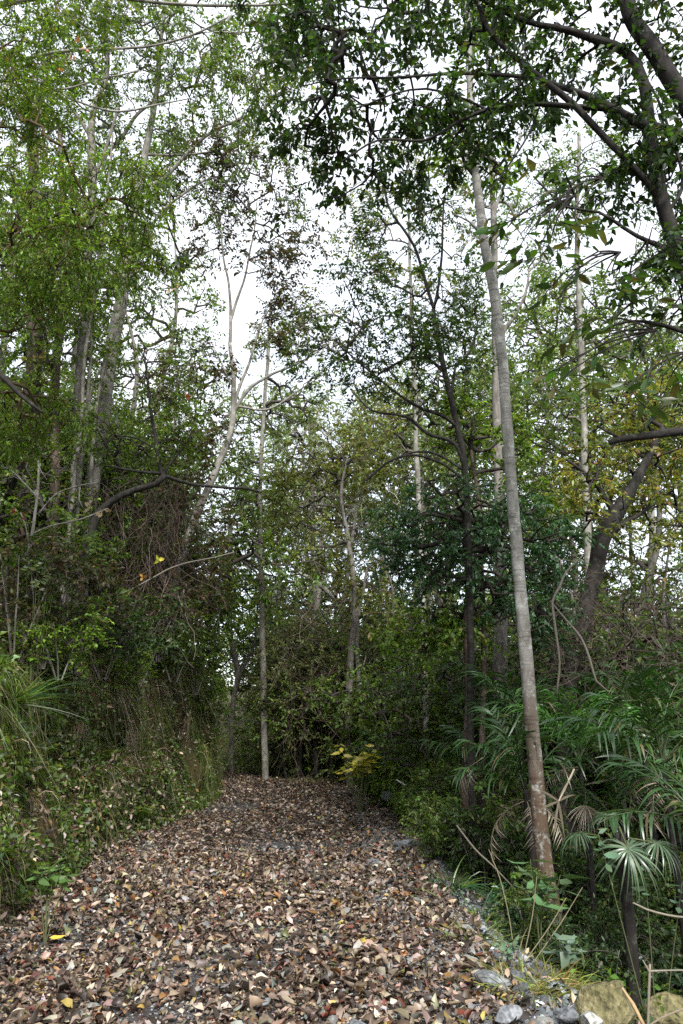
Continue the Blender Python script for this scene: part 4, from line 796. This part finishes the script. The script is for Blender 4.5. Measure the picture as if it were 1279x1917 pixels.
tuft('grass_tuft', 'second yellow green grass clump just right of the biggest one', *pxy(1040, 1835, 5.9), 360, .38, .009, YG, .8, .18)
tuft('grass_tuft', 'bright green grass clump on the path edge right of the flat slab', *pxy(885, 1745, 7.), 220, .36, .011, [((.14, .22, .04), 4), ((.2, .24, .07), 2)], .5, .12)
tuft('grass_tuft', 'dark strappy grass clump behind the bright green one', *pxy(890, 1660, 8.), 150, .7, .016, GREEN['deep'] + GREEN['mid'], .8, .2, m=M_GLOSS)
tuft('grass_tuft', 'dark strappy grass clump under the drooping palm leaves', *pxy(840, 1620, 9.), 120, .6, .016, GREEN['deep'] + GREEN['mid'], .8, .2, m=M_GLOSS)
p = W(20, 1270, 8.3); tuft('grass_tuft', 'spiky deep green clump on the bank top at the left border', p[0], p[1], 260, .85, .014, GREEN['deep'] + GREEN['mid'], .35, .14, z=p[2] - .25)
hm_ = []
for q in range(4):
    r = np.random.default_rng(q + 60); n = 70; P = np.stack([r.normal(0, .05, n), r.normal(0, .05, n), r.normal(0, .02, n)], 1)
    hm_.append(blades(P, np.tile([1., 0, 0], (n, 1)) + r.normal(0, .3, (n, 3)), r.uniform(.2, .6, n), .009, [GRS, DRYG, GRS, GREEN['mid'] + DRYG][q], 2.1, 4, r, 1.).mesh('grass_tuft', M_LEAF))
for q in range(110):
    y = r2.uniform(5.3, 20); t = r2.uniform(.3, 1.5); P = surf(-float(wl(y)) - t, y)
    o = place('grass_tuft', hm_[q % 4], None, P, (r2.gauss(0, .2), r2.gauss(0, .2), r2.gauss(0, .5)), r2.uniform(.7, 1.4)); where = 'near end' if y < 9 else 'middle' if y < 14 else 'far end'
    tag(o, ['olive and tan', 'dry tan', 'yellowish green', 'green and straw coloured'][q % 4] + ' grass clump hanging down the left bank at its ' + where, 'grass clump', 'hanging grass clumps on the left bank')
for q in range(16):
    y = r2.uniform(5.6, 16); t = r2.uniform(1.0, 2.0); P = surf(-float(wl(y)) - t, y)
    tuft('grass_tuft', 'arching grass clump with dry tan blades on the upper left bank', P[0], P[1], 110, r2.uniform(.45, .8), .008, GRS + DRYG, 1.3, .12, 'arching grass clumps on the left bank', z=P[2])

for px, py, Y, v, s in [(1010, 1720, 7.4, 0, .5), (1075, 1740, 7.3, 1, .55), (960, 1700, 7.8, 4, .5), (1120, 1760, 6.9, 1, .6), (1180, 1740, 6.8, 0, .55), (1240, 1760, 6.5, 1, .6)]:
    p = W(px, py, Y); put_shrub(p[0], p[1], v, s, 'round the foot of the slender tree' if px < 1100 else 'under the fan palm')
# ferns on the bank, the fronds are parts
def frond_mesh(L=.45, n=16, cols=GREEN['mid'], seed=0):
    r = np.random.default_rng(seed); t = np.linspace(0, 1, n); C0 = np.stack([t * L, np.zeros(n), .35 * L * np.sin(t * 2.4) - .2 * L * t * t], 1); mb = MB()
    add_segs(mb, C0[:-1], C0[1:], np.full(n - 1, .003), np.full(n - 1, .002), (.08, .07, .03))
    for sg in (1, -1):
        ln = .3 * L * np.sin(np.clip(t * 1.05 + .12, 0, 1) * np.pi) + .02; D = nrm(np.stack([np.full(n, .45), np.full(n, 1. * sg), np.full(n, -.15)], 1) + r.normal(0, .06, (n, 3)))
        add_leaves(mb, C0, D, np.tile([0, 0, 1.], (n, 1)), ln, np.full(n, L * .07), jitter(cols, n, .2, .06, r))
    return mb.mesh('frond', M_LEAF)
fm = [frond_mesh(seed=q) for q in range(3)]
for q in range(26):
    if q < 18: y = r2.uniform(5.4, 15); t = r2.uniform(.1, 1.6); P = surf(-float(wl(y)) - t, y); wh, gr = 'on the face of the left bank', 'ferns on the left bank'
    else: y = r2.uniform(7, 14); P = surf(float(wr(y)) + r2.uniform(.5, 2.), y); wh, gr = 'on the slope right of the path', 'ferns right of the path'
    t_ = empty('fern', P, 'small green fern ' + wh + (' low at its near end' if y < 8 else ' halfway along' if y < 11.5 else ' farther along'), 'fern', gr)
    for k in range(8): place('frond', fm[k % 3], t_, (0, 0, 0), (0, -r2.uniform(.1, .5), k * .785 + r2.uniform(-.2, .2)), r2.uniform(.6, 1.1))

# leafy plants
def leafy(name, label, px, py, Y, n, L, asp, cols, h=.4, sp=.25, m=None, cat='plant', up=.8, seed=0):
    """stems and single leaves, each leaf a part"""
    r = random.Random(seed + 99); p = W(px, py, Y); z0 = min(gz(p[0], p[1]), p[2] - .05); root = empty(name, (p[0], p[1], z0), label, cat); H = p[2] - z0 + h * .3; mb = MB(); vs = []
    for c in jitter(cols, 5, .15, .06):
        q = MB(); add_big_leaves(q, np.zeros((1, 3)), np.array([[1., 0, 0]]), np.array([[0, 0, 1.]]), 1., asp, np.array([c]), r.uniform(0, .5), .2); vs.append(q.mesh('leaf', m or M_LEAF))
    k = max(3, n // 7)
    for j in range(k):
        a = r.uniform(0, 6.28); e = np.array([math.cos(a) * sp * r.random(), math.sin(a) * sp * r.random(), H + r.uniform(-.5, .5) * h]); add_tube(mb, [np.zeros(3), e * .5 + np.array([0, 0, .03]), e], [.006, .005, .002], (.08, .09, .04), 4, 0, .1)
        for q in range(n // k):
            t = 1 - .45 * (q / (n // k)) * min(1, h / H); place('leaf', vs[r.randrange(5)], root, e * t, (r.gauss(0, .35), r.gauss(.1, .3), q * 2.4 + r.gauss(0, .2)), L * r.uniform(.6, 1.2))
    mb.build('stem', M_TWIG, root); return root
leafy('yellow_leaved_plant', 'plant with bright yellow leaves at the far right end of the path', 675, 1432, 15., 90, .24, .55, GREEN['gold'], .5, .5, seed=1)
leafy('long_leaved_plant', 'plant with long pointed pale green leaves at the foot of the slender tree', 1005, 1668, 6.9, 34, .26, .28, [((.10, .17, .08), 3), ((.07, .13, .05), 3)], .35, .25, M_GLOSS, seed=2)
leafy('broad_leaved_plant', 'plant with rounded blue green leaves right of the grass clump', 1065, 1760, 6.2, 30, .13, .55, [((.12, .18, .12), 3), ((.07, .13, .07), 3)], .5, .16, M_GLOSS, seed=3)
leafy('broad_leaved_plant', 'light green herb with oval leaves at the foot of the left bank', 95, 1650, 6.9, 36, .11, .6, [((.12, .2, .06), 3), ((.08, .15, .04), 3)], .25, .25, seed=4)
leafy('pale_leaved_plant', 'whitish green leafy sprig at the foot of the bare sapling', 85, 1085, 9., 60, .11, .5, [((.3, .36, .26), 3), ((.2, .27, .16), 3)], .3, .3, seed=5)
leafy('broad_leaved_plant', 'glossy oval leaved sprig hanging over the dark hollow at the right border', 1200, 1640, 6.4, 26, .12, .5, [((.06, .11, .05), 3), ((.1, .16, .09), 1)], .5, .4, M_GLOSS, seed=6)
leafy('broad_leaved_plant', 'small shiny leaved seedling beside the flat slab', 940, 1770, 6.2, 24, .10, .5, [((.1, .17, .09), 3)], .2, .14, M_GLOSS, seed=7)

# ------------------------------------------------------------------ palms
def strap(mb, base, d, side, L, wd, droop, col, seg=5):
    pts = []; p = base.copy(); dd = d.copy()
    for k in range(seg + 1):
        t = k / seg; ww = wd * .5 * (math.sin(min(1, t * 1.6 + .25) * math.pi * .5)) * (1 - max(0, t - .35) / .65 * .95)
        pts += [p + side * ww, p - side * ww]; dd = nrm(dd + np.array([0, 0, -droop / seg * (1 + 2 * t)])); p = p + dd * L / seg
    f = []
    for k in range(seg): f += [[2 * k, 2 * k + 1, 2 * k + 3], [2 * k, 2 * k + 3, 2 * k + 2]]
    mb.add(np.array(pts), f, col)
def feather(L, n, ll, wd, cols, droop=1.1, rd=.9, seed=0, dry=False):
    """an arching feather leaf of strap leaflets, rib along +X"""
    r = np.random.default_rng(seed); mb = MB(); t = np.linspace(0, 1, 14); ang = .55 - rd * t ** 1.3; X = np.cumsum(np.cos(ang)) * L / 14; Z = np.cumsum(np.sin(ang)) * L / 14
    C0 = np.stack([X, np.zeros(14), Z], 1); C0 = np.vstack([[0, 0, 0], C0]); rc = (.06, .08, .03) if not dry else (.25, .2, .14)
    add_segs(mb, C0[:-1], C0[1:], np.linspace(.011, .004, 14), np.linspace(.010, .003, 14), rc, 4)
    for j in range(n):
        u = .22 + .78 * j / n; i = u * 13; a = C0[int(i)]; b = C0[min(14, int(i) + 1)]; p = a + (b - a) * (i - int(i)); T = nrm(b - a)
        for sg in (1, -1):
            d = nrm(T * r.uniform(.6, 1.0) + np.array([0, sg * r.uniform(.6, 1.), 0]) + np.array([0, 0, r.uniform(.1, .55)])); sd = nrm(np.cross(d, np.array([0, 0, 1.])) + r.normal(0, .25, 3))
            strap(mb, p, d, sd, ll * (1 - .45 * abs(u - .5)) * r.uniform(.55, 1.2), wd * r.uniform(.6, 1.1), droop * r.uniform(.3, 2.), jitter(cols, 1, .2, .06, r)[0])
    return mb.mesh('frond', M_GLOSS if not dry else M_DRY)
def fan(L, n, wd, cols, arc=3.6, droop=.9, seed=0, pet=.5, dry=False):
    r = np.random.default_rng(seed); mb = MB(); add_segs(mb, np.array([[0, 0, 0.]]), np.array([[pet, 0, pet * .2]]), [.008], [.006], (.08, .09, .03) if not dry else (.2, .16, .1), 4); c = np.array([pet, 0, pet * .2])
    for j in range(n):
        a = -arc / 2 + arc * j / (n - 1) + r.normal(0, .05); d = nrm(np.array([math.cos(a), math.sin(a), r.uniform(.0, .45)])); strap(mb, c, d, nrm(np.cross(d, np.array([0, 0, 1.])) + r.normal(0, .2, 3)), L * (1 - .2 * abs(a) / 2) * r.uniform(.62, 1.1), wd * r.uniform(.6, 1.1), droop * r.uniform(.7, 1.3), jitter(cols, 1, .15, .05, r)[0])
    return mb.mesh('frond', M_GLOSS if not dry else M_DRY)
PC = [((.02, .058, .010), 5), ((.034, .085, .013), 3), ((.06, .12, .02), 1), ((.16, .13, .06), .5)]; PB = [((.05, .14, .02), 5), ((.08, .18, .03), 3)]
FE = [feather(1.3, 17, .5, .036, PC, 1.0, .9, q) for q in range(3)]; FB = [feather(1.2, 17, .48, .036, PB, .8, .7, q + 7) for q in range(2)]
FDRY = feather(1., 14, .35, .018, [((.3, .25, .18), 3), ((.2, .16, .12), 3)], 1.6, 1.5, 21, True)
FN = fan(.48, 52, .018, [((.05, .09, .04), 3), ((.09, .13, .07), 2), ((.2, .17, .1), .3)], 5.6, 1.2, 31, .25); FND = fan(.6, 26, .018, [((.32, .27, .2), 3), ((.22, .18, .13), 2)], 2.4, 1.3, 33, .3, True)
def palm(label, px, py, Y, n, vs, s=1., el=(0., .9), stem_to_ground=True, az=None, dry=0, sr=.035):
    s *= .84; p = W(px, py, Y); g = min(gz(p[0], p[1]), p[2] - .05); root = empty('palm', (p[0], p[1], g), label, 'palm'); h = p[2] - g
    mb = MB(); add_tube(mb, [np.array([0, 0, -.1]), np.array([.03, 0, h * .5]), np.array([0, 0, h])], [sr * 1.3, sr, sr * .9], k=8, rough=.25, step=.06); mb.build('trunk', B_DARK, root, (0, 0, 0), True)
    for k in range(n):
        a = (k * 2.4 + r2.uniform(-.2, .2)) if az is None else az[k % len(az)] + r2.uniform(-.25, .25)
        place('frond', vs[k % len(vs)], root, (0, 0, h - r2.random() * .08), (r2.uniform(-.2, .2), -r2.uniform(*el), a), s * r2.uniform(.8, 1.1))
    for k in range(dry):
        o = place('frond', FDRY, root, (0, 0, h - .1), (0, r2.uniform(.5, 1.1), r2.uniform(0, 6.28)), s * r2.uniform(.7, 1.)); o['label'] = 'dry brown hanging frond'
    return root
palm('glossy dark palm left of the slender trunk with fronds arching towards the path', 985, 1480, 8.6, 11, FE, 1., (-.1, .8), dry=4, az=[3.1, 3.6, 2.5, 2.9, 4.3, 1.6, 5.2, .2, 3.3, 2.1, 3.9])
palm('palm with upright pale tipped fronds behind the left of the slender trunk', 975, 1400, 10.2, 9, FE, 1.15, (.5, 1.1), az=[2.7, 3.3, 2.2, 1.6, .6, 3.9, 5.5, 2.9, 1.])
palm('bright green palm between the slender trunk and the crooked tree', 1085, 1420, 9.2, 13, FB, 1.05, (.2, 1.15), dry=3)
palm('palm with shining arching fronds at the right border', 1240, 1420, 8.2, 14, FE, 1.15, (.0, 1.), dry=3)
palm('dark palm low in front of the right border', 1330, 1560, 7.2, 11, FE, 1.1, (-.1, .8))
palm('small dark palm between the bright green one and the shining one', 1160, 1430, 10, 10, FE, 1., (.1, 1.))
palm('low dark palm behind the silvery fan leaf', 1150, 1530, 8.4, 9, FE, .8, (.0, .9))
palm('dark palm at the right border above the fan palm', 1290, 1500, 9.5, 12, FE, 1.1, (.1, 1.))
palm('half hidden palm behind the shining one', 1200, 1360, 11., 11, FE, 1.15, (.2, 1.1))
palm('small dark palm beside the thin trunks left of the slender one', 900, 1440, 11, 9, FE, .9, (.0, .9))
# silvery fan palm in front
p = W(1160, 1560, 6.6); g0 = gz(p[0], p[1]); root = empty('fan_palm', (p[0], p[1], g0), 'low fan palm with one silvery round leaf above the dark hollow', 'palm')
mb = MB(); add_tube(mb, [np.array([0, .05, -.1]), np.array([.02, .02, (p[2] - g0) * .5]), np.array([0, 0, p[2] - g0])], [.055, .05, .04], k=10, rough=.3, step=.06); mb.build('trunk', B_DARK, root, (0, 0, 0), True)
place('frond', FN, root, (0, 0, p[2] - g0 + .05), (0, .75, -1.65), 1.); place('frond', FN, root, (.1, .1, p[2] - g0 - .05), (.2, .3, -.4), .9); place('frond', FN, root, (-.1, .2, p[2] - g0 - .05), (0, .2, 2.2), .8); place('frond', FN, root, (0, .3, p[2] - g0), (0, -.2, 1.2), .8)
# dead palm leaves: a pale star and a grey fan
p = W(1046, 1500, 7.4); root = empty('dead_palm_leaf', p, 'pale dead palm leaf spread like a star right of the slender trunk', 'dead leaf')
for q, (dx, dy, L) in enumerate([(-40, -30, 5), (-42, 14, 4), (-12, 70, 5), (12, 68, 5), (24, -55, 5), (30, -20, 4)]):
    e = W(1046 + dx, 1500 + dy, 7.35 + .05 * q) - p; mb = MB(); d = nrm(e); strap(mb, np.zeros(3), d, nrm(np.cross(d, np.array([0, 1., .2]))), np.linalg.norm(e) * 1.05, .026, .15, (.16, .135, .095)); mb.build('leaflet', M_DRY, root)
mb = MB(); pp = W(1075, 1440, 7.6) - p; add_tube(mb, [np.zeros(3), pp * .5, pp], [.006, .007, .009], (.3, .25, .17), 5, 0, .1); mb.build('leaf_stalk', M_TWIG, root)
p = W(905, 1418, 8.9); g0 = gz(p[0], p[1]); root = empty('dead_fan_leaf', p, 'grey withered fan leaf hanging left of the slender trunk', 'dead leaf'); place('frond', FND, root, (0, 0, 0), (.3, .7, 3.5), .75)
p = W(1095, 1480, 8.1); root = empty('dead_fan_leaf', p, 'withered brown fan leaf hanging under the bright green palm', 'dead leaf'); place('frond', FND, root, (0, 0, 0), (.1, 1.1, 1.3), .65)

# ------------------------------------------------------------------ dead sticks and stems
def stick(label, pts, Y, col=(.17, .15, .115), name='stick', cat='stick'):
    P = [W(a[0], a[1], a[3] if len(a) > 3 else Y) for a in pts]; mb = MB(); add_tube(mb, P, [wpx(a[0], a[1], a[3] if len(a) > 3 else Y, a[2]) for a in pts], col, 6, .12, .06, .006, len(label))
    return tag(mb.build(name, M_TWIG, None, P[0], True), label, cat)
stick('pale upright stick standing in front of the boulder at the right border', [(1213, 1925, 5), (1215, 1860, 5), (1218, 1805, 4)], 4.9)
stick('thin twig forking left from the top of the upright stick', [(1217, 1822, 4), (1209, 1808, 3), (1203, 1798, 2)], 4.9)
stick('thin twig running right from the upright stick', [(1217, 1818, 4), (1245, 1817, 3), (1290, 1816, 3)], 4.9)
stick('split tan stick leaning against the tan boulder', [(1165, 1850, 4, 4.95), (1185, 1880, 7, 4.85), (1205, 1920, 7, 4.8)], 4.9, (.3, .21, .11))
stick('curved grey branch lying across the dark hollow at the right border', [(1185, 1690, 3), (1210, 1702, 4), (1250, 1712, 4), (1300, 1718, 4)], 6.)
stick('stick crossing the bottom right corner', [(1200, 1930, 3), (1240, 1905, 4), (1290, 1885, 4)], 4.8, (.16, .13, .09))
stick('long thin dead stem slanting over the stones at the right', [(855, 1545, 3), (890, 1590, 4), (920, 1618, 3), (960, 1660, 2)], 8.3, (.15, .13, .1))
stick('pale twig arched above the far grey rock', [(742, 1460, 3), (760, 1472, 4), (770, 1490, 3)], 14.5, (.5, .48, .42))
stick('grey green cut pole poking out of the bushes right of the path', [(805, 1548, 3), (830, 1546, 4), (855, 1543, 4)], 11, (.12, .13, .09))
stick('fallen grey branch propped between the far trees', [(560, 1072, 4), (585, 1085, 8), (605, 1100, 10), (625, 1120, 6)], 21, (.35, .33, .29))
for q, (x0, y0, x1, y1) in enumerate([(965, 1800, 935, 1640), (980, 1795, 1005, 1640), (990, 1790, 1060, 1680), (950, 1700, 915, 1590), (1000, 1800, 1090, 1660)]):
    stick('thin dry grass stalk rising from the big yellow green clump', [(x0, y0, 2), ((x0 + x1) / 2 + 4, (y0 + y1) / 2, 2), (x1, y1, 1)], 6.2, (.17, .15, .09), 'grass_stalk', 'stalk')['group'] = 'grass stalks above the clump'

# single coloured leaves hanging in the air that the eye catches
def hung(label, px, py, Y, col, L, k=1):
    P = W(px, py, Y); root = empty('autumn_leaf' if k == 1 else 'leaf_sprig', P, label, 'leaf' if k == 1 else 'sprig')
    me = [one_leaf(c, L, L * .7, .2, .2, 'leaf', M_LEAF) for c in jitter([(col, 1)], 3, .1, .05)]
    for q in range(max(3, k)):
        o = place('leaf', me[q % 3], root, (rnd.gauss(0, L * .45) if k > 3 else 0, rnd.gauss(0, L * .3) if k > 3 else 0, rnd.gauss(0, L * .45) if k > 3 else 0), (math.radians(90) + rnd.gauss(0, .5), rnd.uniform(-.5, .5) + q * 2.1, rnd.gauss(0, .4)))
    mb = MB(); add_segs(mb, np.zeros((1, 3)), np.array([[.02, .1, .3]]), [.002], [.003], (.05, .04, .03)); mb.build('twig', M_TWIG, root)
hung('bright yellow lobed leaf in front of the brown vine tangle', 297, 1048, 12.9, (.6, .6, .08), .11)
hung('orange brown leaf just below the yellow lobed leaf', 267, 1080, 12.9, (.5, .26, .06), .08)
for q, (x, y, lab) in enumerate([(145, 72, 'topmost orange leaf sprig on the pale branch at the upper left'), (162, 92, 'salmon orange leaf sprig below the topmost one'), (136, 104, 'small orange leaf sprig on the thin pale branch'), (112, 128, 'lowest orange leaf sprig at the upper left'), (325, 540, 'orange leaf under the dark leaf clump beside the sky gap')]):
    hung(lab, x, y, 7.9, (.5, .2, .07), .05, 5)
for x, y, lab in [(24, 955, 'red leaf sprig in the undergrowth at the left border'), (45, 968, 'dark red leaf sprig right of the bright red one'), (100, 582, 'dark red leaf sprig on the brown trunk'), (352, 744, 'red leaf sprig on the crown above the arching limb')]:
    hung(lab, x, y, 9., (.2, .035, .02), .05, 5)
for x, y, lab in [(165, 945, 'pale tan withered leaf sprig on the bare sapling'), (192, 957, 'second withered leaf sprig on the twig of the bare sapling')]:
    hung(lab, x, y, 9., (.4, .3, .2), .07, 5)
hung('dark oval leaf clump hanging in the sky gap at the upper left', 342, 490, 9., (.02, .035, .012), .09, 40)
hung('yellow leaf sprig high in the crowns beside the sky gap', 590, 168, 7.5, (.3, .34, .04), .07, 4)

# ------------------------------------------------------------------ haze
hz = MB(); x0, x1, y0, y1, z0, z1 = -95, 110, -16, 165, -4, 48
v = [(x, y, z) for x in (x0, x1) for y in (y0, y1) for z in (z0, z1)]
hz.add(v, [(0, 1, 3), (0, 3, 2), (4, 6, 7), (4, 7, 5), (0, 4, 5), (0, 5, 1), (2, 3, 7), (2, 7, 6), (0, 2, 6), (0, 6, 4), (1, 5, 7), (1, 7, 3)], (1, 1, 1))
hm = bpy.data.materials.new('haze'); hm.use_nodes = True; t = hm.node_tree; t.nodes.clear(); oo = t.nodes.new('ShaderNodeOutputMaterial'); pv = t.nodes.new('ShaderNodeVolumePrincipled')
pv.inputs['Color'].default_value = (.9, .94, .95, 1); pv.inputs['Density'].default_value = .0008; t.links.new(pv.outputs[0], oo.inputs['Volume'])
USE_HAZE = False
if USE_HAZE: tag(hz.build('haze', hm), 'thin pale haze between the trees', 'haze', kind='stuff')
tt = sum(len(me.polygons) for me in bpy.data.meshes)
print('TRIS', tt, 'OBJ', len(bpy.data.objects), 'shrubs', n_sh)
